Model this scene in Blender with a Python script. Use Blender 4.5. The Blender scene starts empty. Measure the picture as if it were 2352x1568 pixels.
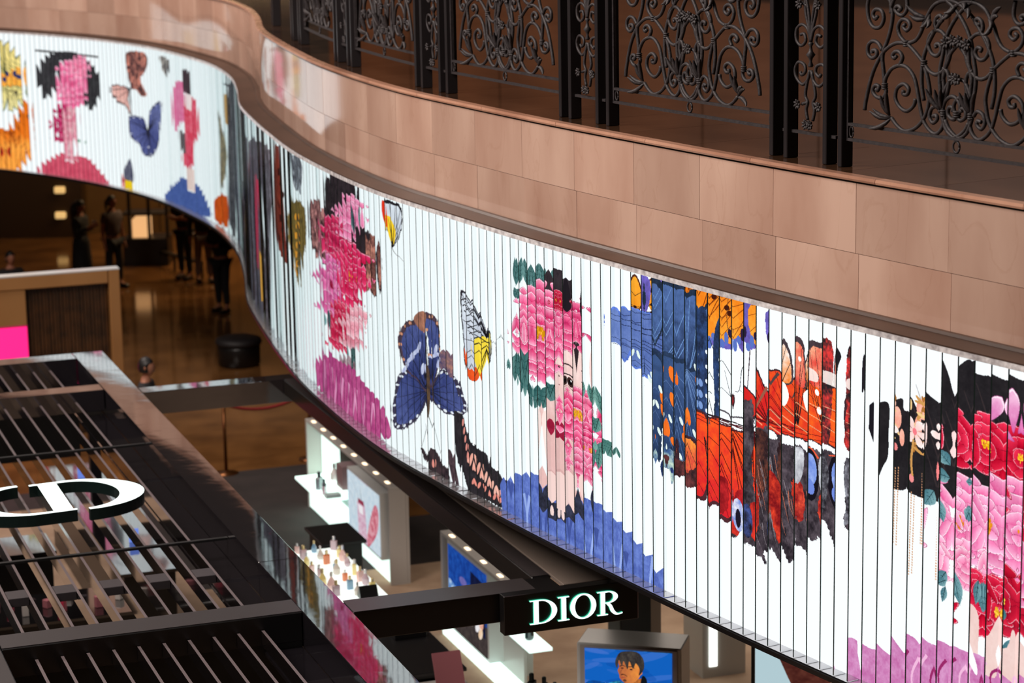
import bpy, bmesh, math, random
import numpy as np
from mathutils import Vector, Matrix
random.seed(7); RNG = np.random.RandomState(11)
SC = bpy.context.scene; COL = SC.collection
# ------------------------------------------------------------------ camera
F_PX, CX, CY, CAM_H = 5530.0, 1176.0, 784.0, 8.0
PITCH, ROLL = math.atan(1150 / F_PX), 0.018
FW = np.array([0, math.cos(PITCH), -math.sin(PITCH)]); RT = np.array([1., 0, 0]); UP = np.cross(RT, FW)
cam_d = bpy.data.cameras.new('camera'); cam = bpy.data.objects.new('camera', cam_d); COL.objects.link(cam)
cam_d.sensor_width = 36; cam_d.lens = 36 * F_PX / 2352; cam_d.clip_end = 300
cr, sr = math.cos(ROLL), math.sin(ROLL)
cx_ = RT * cr - UP * sr; cy_ = RT * sr + UP * cr
cam.matrix_world = Matrix(((cx_[0], cy_[0], -FW[0], 0), (cx_[1], cy_[1], -FW[1], 0), (cx_[2], cy_[2], -FW[2], CAM_H), (0, 0, 0, 1)))
cam_d.dof.use_dof = True; cam_d.dof.focus_distance = 15.6; cam_d.dof.aperture_fstop = 2.2
SC.camera = cam
SC.view_settings.view_transform = 'Standard'; SC.view_settings.look = 'None'
SC.view_settings.exposure = 0.0; SC.view_settings.gamma = 1.0; SC.view_settings.use_curve_mapping = False
SC.cycles.use_denoising = True; SC.cycles.max_bounces = 10; SC.cycles.glossy_bounces = 8; SC.cycles.diffuse_bounces = 3
SC.cycles.caustics_reflective = False; SC.cycles.caustics_refractive = False
SC.cycles.sample_clamp_indirect = 4.0
# ------------------------------------------------------------------ world and lamps
w = bpy.data.worlds.new('world'); SC.world = w; w.use_nodes = True
w.node_tree.nodes['Background'].inputs[0].default_value = (0.55, 0.42, 0.34, 1)
w.node_tree.nodes['Background'].inputs[1].default_value = 0.035
def area_light(name, loc, target, size, power, color, size_y=None):
    l = bpy.data.lights.new(name, 'AREA'); l.energy = power; l.color = color; l.shape = 'RECTANGLE'
    l.size = size; l.size_y = size_y or size
    o = bpy.data.objects.new(name, l); COL.objects.link(o); o.location = loc
    o.rotation_euler = (Vector(target) - Vector(loc)).to_track_quat('-Z', 'Y').to_euler(); return o
# area lights added over the void on the left to light the marble
area_light('atrium_fill', (-9, 13, 15), (0.5, 19, 5), 7, 2900, (1.0, 0.88, 0.80), 9)
area_light('atrium_fill', (-10, 30, 15), (-4, 34, 5), 6, 1900, (1.0, 0.86, 0.78), 8)
# warm fill added for the hall's back wall; warm light behind the gallery railing
area_light('hall_fill', (-3.5, 46, 6.5), (-3.5, 46, 0), 6, 800, (1.0, 0.66, 0.34), 6)
area_light('gallery_light', (6.5, 22, 9.4), (6.5, 22, 6), 5, 60, (1.0, 0.62, 0.34), 9)
# shop lights under the gallery soffit
area_light('shop_light', (2.2, 24.0, 2.9), (2.2, 24.0, 0), 3.5, 120, (1.0, 0.86, 0.74), 5)
# ------------------------------------------------------------------ helpers
def ray(px, py):
    a = (px - CX) / F_PX; b = -(py - CY) / F_PX
    return FW + (a * cr + b * sr) * RT + (-a * sr + b * cr) * UP
def at(px, py, z=None, Y=None):
    d = ray(px, py); t = (z - CAM_H) / d[2] if z is not None else Y / d[1]
    return np.array([0, 0, CAM_H]) + d * t
def proj(x, y, z):
    vz = z - CAM_H; ww = y * FW[1] + vz * FW[2]; a = x / ww; b = (y * UP[1] + vz * UP[2]) / ww
    return CX + (a * cr - b * sr) * F_PX, CY - (a * sr + b * cr) * F_PX
def link(o, parent=None):
    COL.objects.link(o)
    if parent: o.parent = parent
    return o
def mesh_obj(name, verts, faces, mat, parent=None, smooth=False, mats=None, idx=None, loc=None, rotz=0):
    me = bpy.data.meshes.new(name); me.from_pydata([tuple(map(float, v)) for v in verts], [], faces); me.update()
    for m_ in (mats or [mat]): me.materials.append(m_)
    if idx is not None: me.polygons.foreach_set('material_index', idx)
    if smooth: me.polygons.foreach_set('use_smooth', [True] * len(me.polygons))
    o = bpy.data.objects.new(name, me); link(o, parent)
    if loc is not None: o.location = loc
    o.rotation_euler[2] = rotz
    return o
def inst(name, me, parent=None, loc=(0, 0, 0), rotz=0):
    o = bpy.data.objects.new(name, me); link(o, parent); o.location = loc; o.rotation_euler[2] = rotz; return o
def empty(name, label=None, cat=None, loc=(0, 0, 0), rotz=0, group=None, kind=None):
    o = bpy.data.objects.new(name, None); COL.objects.link(o); o.location = loc; o.rotation_euler[2] = rotz
    tag(o, label, cat, group, kind); return o
def tag(o, label=None, cat=None, group=None, kind=None):
    if label: o['label'] = label
    if cat: o['category'] = cat
    if group: o['group'] = group
    if kind: o['kind'] = kind
    return o
class MB:
    """collects shapes, then links them as one mesh"""
    def __init__(s): s.v = []; s.f = []; s.i = []
    def add(s, v, f, m=0):
        n = len(s.v); s.v += [tuple(map(float, p)) for p in v]; s.f += [tuple(k + n for k in q) for q in f]; s.i += [m] * len(f); return s
    def box(s, x0, x1, y0, y1, z0, z1, m=0, bev=0.0):
        if bev <= 0:
            v = [(x, y, z) for z in (z0, z1) for x, y in ((x0, y0), (x1, y0), (x1, y1), (x0, y1))]
            return s.add(v, [(3, 2, 1, 0), (4, 5, 6, 7), (0, 1, 5, 4), (1, 2, 6, 5), (2, 3, 7, 6), (3, 0, 4, 7)], m)
        b = bev; pts = lambda e: [(x0 + b - e, y0 - 0, 0)]
        ring = lambda i: [(x0 + i, y0 + 0 * i), (x1 - i, y0), (x1, y0 + i), (x1, y1 - i), (x1 - i, y1), (x0 + i, y1), (x0, y1 - i), (x0, y0 + i)]
        r1 = [(x0 + b, y0), (x1 - b, y0), (x1, y0 + b), (x1, y1 - b), (x1 - b, y1), (x0 + b, y1), (x0, y1 - b), (x0, y0 + b)]
        r0 = [(min(max(x, x0 + b), x1 - b), min(max(y, y0 + b), y1 - b)) for x, y in r1]
        v = [(x, y, z0) for x, y in r0] + [(x, y, z0 + b) for x, y in r1] + [(x, y, z1 - b) for x, y in r1] + [(x, y, z1) for x, y in r0]
        f = [tuple(range(7, -1, -1)), tuple(range(24, 32))]
        for k in range(3):
            for j in range(8): f.append((k * 8 + j, k * 8 + (j + 1) % 8, k * 8 + 8 + (j + 1) % 8, k * 8 + 8 + j))
        return s.add(v, f, m)
    def lathe(s, cx, cy, prof, n=12, m=0):
        v = []; f = []
        for r, z in prof:
            for k in range(n): a = 2 * math.pi * k / n; v.append((cx + r * math.cos(a), cy + r * math.sin(a), z))
        for j in range(len(prof) - 1):
            for k in range(n): f.append((j * n + k, j * n + (k + 1) % n, (j + 1) * n + (k + 1) % n, (j + 1) * n + k))
        f.append(tuple(range(n - 1, -1, -1))); f.append(tuple(range((len(prof) - 1) * n, len(prof) * n)))
        return s.add(v, f, m)
    def tube(s, pts, rad, n=6, m=0, flat=1.0):
        P = np.array(pts, float); L = len(P)
        R = rad if hasattr(rad, '__len__') else [rad] * L
        T = np.gradient(P, axis=0); T /= np.linalg.norm(T, axis=1)[:, None] + 1e-9
        ref = np.array([0, 0, 1.]) if abs(T[0][2]) < .9 else np.array([1., 0, 0])
        v = []; f = []; u = np.cross(T[0], ref); u /= np.linalg.norm(u)
        for i in range(L):
            u = u - T[i] * (u @ T[i]); u /= np.linalg.norm(u) + 1e-9; w_ = np.cross(T[i], u)
            for k in range(n):
                a = 2 * math.pi * (k + .5) / n; v.append(P[i] + (u * math.cos(a) + w_ * math.sin(a)) * R[i])
        for j in range(L - 1):
            for k in range(n): f.append((j * n + k, j * n + (k + 1) % n, (j + 1) * n + (k + 1) % n, (j + 1) * n + k))
        f.append(tuple(range(n - 1, -1, -1))); f.append(tuple(range((L - 1) * n, L * n)))
        return s.add(v, f, m)
    def build(s, name, mat, parent=None, smooth=False, loc=None, rotz=0):
        ms = mat if isinstance(mat, (list, tuple)) else [mat]
        return mesh_obj(name, s.v, s.f, None, parent, smooth, ms, s.i, loc, rotz)
def catmull(P, n=8, closed=False):
    P = np.array(P, float); out = []; L = len(P); seg = L if closed else L - 1
    for i in range(seg):
        g = lambda k: P[k % L] if closed else P[min(max(k, 0), L - 1)]
        p0, p1, p2, p3 = g(i - 1), g(i), g(i + 1), g(i + 2)
        for t in np.arange(n) / n:
            out.append(.5 * (2 * p1 + (p2 - p0) * t + (2 * p0 - 5 * p1 + 4 * p2 - p3) * t * t + (3 * p1 - p0 - 3 * p2 + p3) * t ** 3))
    if not closed: out.append(P[-1])
    return np.array(out)
def lin(c): return tuple(((x / 255) / 12.92 if x / 255 <= .04045 else ((x / 255 + .055) / 1.055) ** 2.4) for x in c)
def mat(name, rgb, rough=.5, metal=0, spec=.5, noise=None, bump=None, emit=None, coat=0, em_color=None, noise_map='Object'):
    """rgb is sRGB 0-255; noise=(scale, rgb2, detail[, stretch]); bump=(scale, strength)"""
    m = bpy.data.materials.new(name); m.use_nodes = True; nt = m.node_tree; b = nt.nodes['Principled BSDF']
    b.inputs['Base Color'].default_value = (*lin(rgb), 1); b.inputs['Roughness'].default_value = rough
    b.inputs['Metallic'].default_value = metal; b.inputs['Specular IOR Level'].default_value = spec
    b.inputs['Coat Weight'].default_value = coat
    tc = None
    if noise or bump: tc = nt.nodes.new('ShaderNodeTexCoord')
    if noise:
        mp = nt.nodes.new('ShaderNodeMapping'); nt.links.new(tc.outputs[noise_map], mp.inputs[0])
        mp.inputs['Scale'].default_value = noise[3] if len(noise) > 3 else (1, 1, 1)
        n = nt.nodes.new('ShaderNodeTexNoise'); n.inputs['Scale'].default_value = noise[0]; n.inputs['Detail'].default_value = noise[2]
        nt.links.new(mp.outputs[0], n.inputs[0])
        r = nt.nodes.new('ShaderNodeValToRGB'); r.color_ramp.elements[0].position = .35; r.color_ramp.elements[1].position = .68
        r.color_ramp.elements[0].color = (*lin(rgb), 1); r.color_ramp.elements[1].color = (*lin(noise[1]), 1)
        nt.links.new(n.outputs[0], r.inputs[0]); nt.links.new(r.outputs[0], b.inputs['Base Color'])
    if bump:
        n = nt.nodes.new('ShaderNodeTexNoise'); n.inputs['Scale'].default_value = bump[0]; n.inputs['Detail'].default_value = 3
        nt.links.new(tc.outputs['Object'], n.inputs[0]); bp = nt.nodes.new('ShaderNodeBump'); bp.inputs['Strength'].default_value = bump[1]
        bp.inputs['Distance'].default_value = .02; nt.links.new(n.outputs[0], bp.inputs['Height']); nt.links.new(bp.outputs[0], b.inputs['Normal'])
    if emit:
        b.inputs['Emission Color'].default_value = (*lin(em_color or rgb), 1); b.inputs['Emission Strength'].default_value = emit
    return m
# ------------------------------------------------------------------ the gallery's curve in plan (shelf front of the screen)
CP = [(-13.5,41.2),(-11.5,40.4),(-9.6,39.3),(-8.07,38.15),(-6.95,37.1),(-6.0,35.95),(-5.14,34.6),(-4.5,33.2),(-3.88,31.6),(-3.42,29.8),(-3.15,28.1),(-2.95,26.5),(-2.67,25.1),(-2.33,23.6),(-2.02,22.35),(-1.75,21.45),(-1.42,20.45),(-1.06,19.5),(-.70,18.72),(-.33,17.95),(.05,17.17),(.39,16.52),(.77,15.82),(1.11,15.2),(1.51,14.5),(1.91,13.83),(2.4,13.03),(3.0,12.08),(3.7,11.0),(4.5,9.8)]
def make_curve(step=.05):
    o = catmull(CP, 40)
    def res(o):
        s = np.r_[0, np.cumsum(np.hypot(*np.diff(o, axis=0).T))]; ss = np.arange(int(s[-1] / step) + 1) * step
        return np.c_[np.interp(ss, s, o[:, 0]), np.interp(ss, s, o[:, 1])]
    o = res(o); k = np.hanning(25); k /= k.sum(); e = 12
    pad = np.r_[2 * o[0] - o[e:0:-1], o, 2 * o[-1] - o[-2:-e - 2:-1]]
    return res(np.c_[np.convolve(pad[:, 0], k, 'valid'), np.convolve(pad[:, 1], k, 'valid')])
CV = make_curve(); CT = np.gradient(CV, axis=0); CT /= np.hypot(*CT.T)[:, None]
CN = np.c_[CT[:, 1], -CT[:, 0]]; CS = np.arange(len(CV)) * .05; SMAX = CS[-1]
def cpt(s, d=0.0):
    """plan point at arc length s, d metres behind the shelf front (d < 0: over the void)"""
    x = np.interp(s, CS, CV[:, 0]); y = np.interp(s, CS, CV[:, 1]); nx = np.interp(s, CS, CN[:, 0]); ny = np.interp(s, CS, CN[:, 1])
    return x - nx * d, y - ny * d
def ctan(s): return np.interp(s, CS, CT[:, 0]), np.interp(s, CS, CT[:, 1])
def chit(px, py, d):
    ox, oy = cpt(CS, d); r = ray(px, py); c = ox * r[1] - oy * r[0]; best = None
    for i in np.where(np.sign(c[:-1]) != np.sign(c[1:]))[0]:
        f = c[i] / (c[i] - c[i + 1]); y = oy[i] + (oy[i + 1] - oy[i]) * f
        if best is None or y < best[2]: best = (CS[i] + f * .05, CAM_H + y / r[1] * r[2], y)
    return best
def curve_strip(name, mat_, parent, s0, s1, prof, step=.1, closed=False, mats=None, idxf=None, smooth=False):
    """sweeps a profile of (d, z) along the curve"""
    n = max(2, int((s1 - s0) / step) + 1); ss = np.linspace(s0, s1, n); P = len(prof); v = []; f = []; ix = []
    for s in ss:
        for d, z in prof: x, y = cpt(s, d); v.append((x, y, z))
    m = P if closed else P - 1
    for i in range(n - 1):
        for j in range(m):
            a, b = i * P + j, i * P + (j + 1) % P; f.append((a, b, b + P, a + P)); ix.append(idxf(j) if idxf else 0)
    if closed:
        f.append(tuple(range(P - 1, -1, -1))); ix.append(0); f.append(tuple(range((n - 1) * P, n * P))); ix.append(0)
    return mesh_obj(name, v, f, mat_, parent, smooth, mats or [mat_], ix)
# ------------------------------------------------------------------ the print on the backlit panel, painted into an array
Z0, Z1 = 3.02, 5.18
RES = .0035; TW, TH = int(SMAX / RES), int((Z1 - Z0) / RES)
_s = (np.arange(TW) + .5) * RES; _z = Z0 + (np.arange(TH) + .5) * RES + .045
_cx, _cy = cpt(_s, 0.0)
PX = np.empty((TH, TW), np.float32); PY = np.empty((TH, TW), np.float32)
for r in range(0, TH): PX[r], PY[r] = proj(_cx, _cy, _z[r])
IMG = np.empty((TH, TW, 3), np.float32); IMG[:] = (.955, .972, .98)
FARC = int(16.6 / RES)
def vnoise(w_, h_, gw, gh, seed):
    g = np.random.RandomState(seed).rand(gh + 2, gw + 2).astype(np.float32)
    x = np.linspace(0, gw, w_, endpoint=False); y = np.linspace(0, gh, h_, endpoint=False)
    xi = x.astype(int); yi = y.astype(int); fx = (x - xi)[None]; fy = (y - yi)[:, None]
    fx = fx * fx * (3 - 2 * fx); fy = fy * fy * (3 - 2 * fy)
    a = g[yi][:, xi]; b = g[yi][:, xi + 1]; c = g[yi + 1][:, xi]; d = g[yi + 1][:, xi + 1]
    return (a * (1 - fx) + b * fx) * (1 - fy) + (c * (1 - fx) + d * fx) * fy
NZ = (vnoise(TW, TH, 760, 44, 1) * .5 + vnoise(TW, TH, 2100, 120, 2) * .3 + vnoise(TW, TH, 5000, 290, 3) * .2).astype(np.float32)
NZ2 = (vnoise(TW, TH, 2600, 60, 4) * .6 + vnoise(TW, TH, 5200, 200, 5) * .4).astype(np.float32)
# column ranges of the near and the far stretch, by photo x
_pxm = PX[TH // 2]
def win(x0, y0, x1, y1, far):
    lo, hi = (0, FARC) if far else (FARC, TW)
    m = (_pxm[lo:hi] > x0 - 14) & (_pxm[lo:hi] < x1 + 14); c = np.where(m)[0]
    if len(c) == 0: return None
    c0, c1 = lo + c[0], lo + c[-1] + 1
    yy = PY[:, (c0 + c1) // 2]; ya, yb = PY[:, c0], PY[:, c1 - 1]
    rows = np.where((np.minimum(np.minimum(ya, yb), yy) < y1 + 4) & (np.maximum(np.maximum(ya, yb), yy) > y0 - 4))[0]
    if len(rows) == 0: return None
    return slice(rows[0], rows[-1] + 1), slice(c0, c1)
def inpoly(X, Y, P):
    r = np.zeros(X.shape, bool); n = len(P); j = n - 1
    for i in range(n):
        xi, yi = P[i]; xj, yj = P[j]
        if yi != yj:
            c = ((yi > Y) != (yj > Y)) & (X < (xj - xi) * (Y - yi) / (yj - yi) + xi); r ^= c
        j = i
    return r
def C3(c): return np.array(c, np.float32) / 255
def paint(w_, mask, col, alpha=1.0):
    a = (mask.astype(np.float32) * alpha)[..., None]; IMG[w_] = IMG[w_] * (1 - a) + col * a
def poly(P, c, far=False, smooth=True, c2=None, nz=0, rag=0, grad=None, alpha=1.0):
    """filled outline; c2 with nz mixes by noise, grad=((x,y),(x,y)) mixes c->c2 along a line"""
    P = np.array(P, float)
    if smooth: P = catmull(P, 5, closed=True)
    w_ = win(P[:, 0].min(), P[:, 1].min(), P[:, 0].max(), P[:, 1].max(), far)
    if w_ is None: return
    X, Y = PX[w_], PY[w_]
    if rag: X = X + (NZ2[w_] - .5) * rag; Y = Y + (NZ[w_] - .5) * rag * 2
    m = inpoly(X, Y, P); c = C3(c)
    if c2 is None: paint(w_, m, c, alpha); return
    t = np.zeros(X.shape, np.float32)
    if grad:
        (ax, ay), (bx, by) = grad; L = (bx - ax) ** 2 + (by - ay) ** 2; t = np.clip(((X - ax) * (bx - ax) + (Y - ay) * (by - ay)) / L, 0, 1)
    if nz: t = np.clip(t + (NZ[w_] - .5) * nz + (0 if grad else .5), 0, 1)
    paint(w_, m, c * (1 - t[..., None]) + C3(c2) * t[..., None], alpha)
def line(P, wd, c, far=False, smooth=True, alpha=1.0, taper=True):
    P = np.array(P, float)
    if smooth and len(P) > 2: P = catmull(P, 5)
    T = np.gradient(P, axis=0); T /= np.hypot(*T.T)[:, None] + 1e-6; N_ = np.c_[-T[:, 1], T[:, 0]]
    ww = np.linspace(wd, wd * .35, len(P))[:, None] / 2 if taper else wd / 2
    poly(np.r_[P + N_ * ww, (P - N_ * ww)[::-1]], c, far, False, alpha=alpha)
def ell(x, y, rx, ry, c, rot=0, far=False, c2=None, nz=0, alpha=1.0, n=14):
    a = np.linspace(0, 2 * math.pi, n, endpoint=False); cx_, sx_ = math.cos(rot), math.sin(rot)
    poly(np.c_[x + rx * np.cos(a) * cx_ - ry * np.sin(a) * sx_, y + rx * np.cos(a) * sx_ + ry * np.sin(a) * cx_], c, far, False, c2, nz, alpha=alpha)
def petal(bx, by, ang, L, W, c0, c1, far=False):
    """one petal from its base: dark at the base, pale at the rim, a thin pale edge"""
    d = np.array([math.cos(ang), math.sin(ang)]); n = np.array([-d[1], d[0]]); b = np.array([bx, by])
    prof = [(0, .12), (.2, .42), (.45, .8), (.7, 1), (.88, .8), (.97, .35)]
    out = [b + d * L * t + n * W * .5 * h for t, h in prof] + [b + d * L * 1.02] + [b + d * L * t - n * W * .5 * h for t, h in prof[::-1]]
    edge = tuple(np.array(c1) * .45 + 255 * .55)
    poly(out, tuple(np.array(c0) * .8), far, True)
    o2 = [b + d * L * .03 + (p - b) * .95 for p in out]; poly(o2, edge, far, True)
    o3 = [b + d * L * .02 + (p - b) * .9 for p in out]; poly(o3, c0, far, True, c1, .55, grad=(b, b + d * L))
def flower(x, y, rx, ry, base, tip, rings=4, n=11, far=False, center=(240, 170, 40), seed=0, cen=.14):
    rs = np.random.RandomState(seed + 5)
    poly([(x + rx * .86 * math.cos(a) , y + ry * .86 * math.sin(a)) for a in np.linspace(0, 6.28, 14, endpoint=False)], base, far, True, tip, .9)
    for k in range(rings, 0, -1):
        f = k / rings; nn = max(5, int(n * (.5 + f * .6)))
        for i in range(nn):
            a = 2 * math.pi * (i + rs.rand() * .6 + .5 * (k % 2)) / nn; ux, uy = math.cos(a), math.sin(a)
            f0 = f - 1.0 / rings * 1.15; bx, by = x + rx * ux * max(f0, 0), y + ry * uy * max(f0, 0)
            ex, ey = x + rx * ux * f * (.93 + rs.rand() * .14), y + ry * uy * f * (.93 + rs.rand() * .14)
            L = math.hypot(ex - bx, ey - by); W = 2 * math.pi * math.hypot(rx * uy, ry * ux) * f / nn * 1.25
            j = rs.rand() * 30 - 15; tc = np.clip(np.array(tip) + j * .7, 0, 255); bc = np.clip(np.array(base) + j, 0, 255)
            petal(bx, by, math.atan2(ey - by, ex - bx), L, max(W, L * .35), bc, tc, far)
    if center is not None:
        for i in range(26):
            a = rs.rand() * 6.28; q = rs.rand() ** .6 * cen
            ell(x + rx * q * math.cos(a), y + ry * q * math.sin(a), rx * .035, ry * .04, np.clip(np.array(center) + rs.rand() * 60 - 40, 0, 255), far=far, n=7)
def leaf(x0, y0, x1, y1, wd, c=(60, 105, 105), c2=(120, 165, 165), far=False):
    d = np.array([x1 - x0, y1 - y0], float); L = np.hypot(*d); d /= L; n = np.array([-d[1], d[0]]); b = np.array([x0, y0], float)
    pr = [(0, .05), (.25, .8), (.5, 1), (.75, .65), (1, .02)]
    P = [b + d * L * t + n * wd * h / 2 for t, h in pr] + [b + d * L * t - n * wd * h / 2 for t, h in pr[::-1]]
    poly(P, c, far, True, c2, .5, grad=(b - n * wd / 2, b + n * wd / 2)); line([b, b + d * L * .95], 1.6, tuple(np.array(c) * .55), far, False)
    for t in (.25, .45, .65):
        for sg in (1, -1): line([b + d * L * t, b + d * L * (t + .16) + n * wd * .36 * sg], .9, tuple(np.array(c) * .7), far, False)
def wing(P, body, border, fills, veins=7, vein_c=(25, 22, 28), bw=.12, far=False, spots=None, vw=2.0, seed=0, nz=.9, inner=None):
    """a butterfly wing: dark border, inner fill, veins fanning out of the body point, spots near the margin"""
    rs = np.random.RandomState(seed); Q = catmull(np.array(P, float), 5, closed=True); c = Q.mean(0); b = np.array(body, float)
    poly(Q, border, far, False, tuple(np.array(border) * 1.9 + 8), .7, rag=4)
    I = Q + (c * .6 + b * .4 - Q) * bw
    poly(I, fills[0], far, False, fills[1], nz, grad=(b, b + (c - b) * 2), rag=3)
    d = I - b; ang = np.arctan2(d[:, 1], d[:, 0]); rad = np.hypot(*d.T); order = np.argsort(-rad)
    far_i = [i for i in np.linspace(0, len(I) - 1, veins * 2).astype(int) if rad[i] > rad.max() * .42]
    for i in far_i:
        p = I[i]; mid = b + (p - b) * .5 + np.array([-(p - b)[1], (p - b)[0]]) * (rs.rand() - .5) * .12
        line([b, mid, p], vw, vein_c, far, alpha=.85)
    if inner:
        for k in range(inner[1]):
            i = far_i[k % len(far_i)]; p = b + (I[i] - b) * (.35 + rs.rand() * .4)
            dd = I[i] - b; ell(p[0], p[1], inner[2], inner[3], inner[0], math.atan2(dd[1], dd[0]), far)
    if spots:
        for i in range(0, len(Q), spots[1]):
            if rad[i % len(I)] > rad.max() * .45:
                p = Q[i] + (c - Q[i]) * bw * .75; dd = p - b; ell(p[0], p[1], spots[2], spots[3], spots[0], math.atan2(dd[1], dd[0]) , far)
BLK = (24, 20, 24)
# --- near stretch ---------------------------------------------------
# broad grey-violet shading near the bend, painted into the print
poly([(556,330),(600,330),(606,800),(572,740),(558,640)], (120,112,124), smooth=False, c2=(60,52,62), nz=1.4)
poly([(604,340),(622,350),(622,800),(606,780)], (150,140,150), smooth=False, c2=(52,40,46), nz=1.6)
poly([(586,420),(592,420),(594,640),(588,640)], (205,60,90), smooth=False)
poly([(596,600),(603,560),(606,720),(600,700)], (240,170,70), smooth=False)
# brown moth at the bend and an ochre one with orange spots
poly([(628,355),(642,350),(650,470),(655,560),(660,615),(648,600),(634,575),(628,470)], (150,62,45), c2=(92,32,28), nz=1.2)
for k in range(7): ell(640 + k % 3 * 4, 400 + k * 27, 3, 9, (60,20,18))
poly([(660,500),(668,478),(684,470),(700,490),(703,560),(697,600),(690,640),(686,672),(680,640),(670,600),(662,560)], (150,120,60), c2=(70,58,34), nz=1.2, rag=5)
for k in range(7): ell(679 + (k % 2) * 3, 505 + k * 22, 3.5, 8, (226,150,50)); ell(684, 514 + k * 20, 2.5, 6, (30,30,40))
poly([(664,362),(690,372),(694,410),(688,452),(676,438),(668,400)], (50,48,56), c2=(180,182,190), nz=1.8)
# first portrait: dark hair, flowers over the face, pink bodice
poly([(745,420),(762,404),(790,406),(812,418),(824,470),(832,520),(850,545),(868,575),(874,620),(866,672),(850,680),(838,640),(820,610),(800,560),(770,540),(748,560),(745,610),(728,590),(712,560),(708,500),(712,470),(740,490)], BLK, c2=(66,52,56), nz=.9, rag=7)
poly([(712,480),(722,462),(738,480),(744,540),(738,600),(724,590),(712,530)], (206,140,135), c2=(60,36,40), nz=1.8, rag=5)
poly([(838,560),(856,540),(866,580),(866,650),(852,680),(836,640)], (214,140,120), c2=(70,40,40), nz=1.9, rag=5)
flower(770, 560, 34, 62, (160,18,60), (226,50,100), 3, 8, center=None, seed=1)
flower(803, 500, 26, 56, (220,90,140), (250,160,195), 3, 8, center=None, seed=2)
flower(762, 660, 26, 78, (206,74,140), (240,130,180), 3, 8, seed=3, center=(150,20,50))
flower(806, 640, 30, 80, (196,14,62), (240,70,120), 3, 8, seed=4, center=(240,150,60))
flower(782, 760, 26, 60, (170,14,50), (232,60,100), 3, 7, seed=5, center=None)
flower(812, 760, 20, 60, (222,120,140), (250,190,200), 2, 7, seed=6, center=None)
leaf(748, 720, 756, 770, 14, (40,70,75)); leaf(806, 800, 812, 880, 14, (40,64,62)); leaf(810, 540, 816, 470, 14, (40,52,60))
poly([(778,840),(806,830),(812,900),(820,930),(800,950),(780,920)], (230,205,210), c2=(90,60,70), nz=1.3)
poly([(722,856),(736,832),(756,822),(778,840),(806,850),(826,880),(850,905),(872,935),(890,975),(893,1010),(860,1010),(800,980),(742,920)], (206,98,150), c2=(160,50,110), nz=1.5)
for k in range(6): line([(740 + k * 22, 840 + k * 18), (752 + k * 22, 940 + k * 14)], 4, (228,150,190))
# small yellow and red butterfly
wing([(876,462),(900,460),(918,475),(922,510),(914,545),(902,566),(890,540),(880,505)], (900,568), BLK, ((190,194,205),(228,232,240)), 6, bw=.1, vw=2.2)
poly([(884,495),(896,500),(908,530),(903,562),(893,550),(885,520)], (248,196,32), c2=(252,214,60), nz=.8); poly([(874,458),(882,470),(886,520),(878,505),(873,480)], (222,52,30))
for k in range(3): line([(902,566),(888 + k * 9,500)], 1.6, BLK)
line([(900,566),(906,580),(925,600)], 1.2, (40,36,40)); line([(900,566),(896,585)], 1.2, (40,36,40))
# indigo butterfly
IND = ((46,54,104), (84,94,150))
for P_, sd in (([(985,905),(975,870),(940,850),(918,860),(905,900),(898,945),(903,985),(920,992),(950,975),(972,945)], 3), ([(985,905),(1000,870),(1020,850),(1048,868),(1062,905),(1073,945),(1060,958),(1030,955),(1000,935)], 4)):
    wing(P_, (984, 900), (38,34,48), IND, 6, bw=.16, spots=((225,228,236), 3, 4.5, 2.6), vw=1.6, seed=sd)
wing([(982,905),(960,880),(930,850),(915,800),(916,765),(930,742),(948,735),(965,728),(980,760),(984,850)], (982,900), (48,36,44), IND, 6, bw=.13, spots=((205,140,110), 4, 4, 3), vw=1.6, seed=5)
wing([(984,905),(988,800),(978,735),(970,718),(990,722),(1008,745),(1014,790),(1010,830),(1000,870)], (984,900), (48,36,44), IND, 6, bw=.13, spots=((210,150,120), 4, 4, 3), vw=1.6, seed=6)
poly([(948,735),(958,720),(975,716),(982,728),(976,762),(962,756)], (196,132,104), c2=(120,80,70), nz=1.2)
poly([(1012,815),(1026,805),(1040,825),(1038,870),(1026,850),(1014,850)], (64,60,98), c2=(190,132,110), nz=1.5)
for px_, py_, a_ in ((940,830,.8),(952,812,.8),(930,848,.7),(1000,806,.2),(1008,835,.3),(972,850,.1),(962,800,.3),(1000,818,1.2)): ell(px_, py_, 4.5, 14, (226,228,238), a_, c2=(150,156,205), nz=1.2)
poly([(981,850),(988,850),(991,905),(989,955),(984,962),(980,930)], (52,42,46), c2=(120,90,60), nz=1)
line([(984,955),(978,1000),(968,1035)], 1.3, (60,60,60)); line([(986,955),(1000,1000),(1016,1060)], 1.3, (60,60,60))
# zebra wing with yellow and red
wing([(1057,668),(1070,672),(1090,700),(1108,730),(1120,765),(1122,800),(1112,840),(1100,872),(1092,878),(1078,868),(1066,830),(1064,780),(1058,720)], (1128,790), (30,28,34), ((186,190,204),(222,226,236)), 8, bw=.06, vw=2.8)
poly([(1088,790),(1104,775),(1120,780),(1122,820),(1112,850),(1104,868),(1096,840),(1088,820)], (246,206,40), c2=(250,224,90), nz=.6)
poly([(1066,800),(1074,830),(1082,852),(1096,846),(1104,868),(1093,880),(1080,868),(1069,835)], (226,56,30), c2=(240,110,40), nz=.9)
for k in range(9): line([(1058 + k * 4, 690 + k * 13), (1078 + k * 5, 682 + k * 13)], 3.2, (32,30,36))
for p in ((1090,700),(1078,760),(1072,830),(1092,872),(1104,866),(1112,840)): line([(1126,792), p], 2.4, BLK)
wing([(1124,790),(1126,760),(1132,780),(1134,810),(1128,836)], (1124,800), (40,38,44), ((120,120,126),(210,190,80)), 4, bw=.15)
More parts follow.
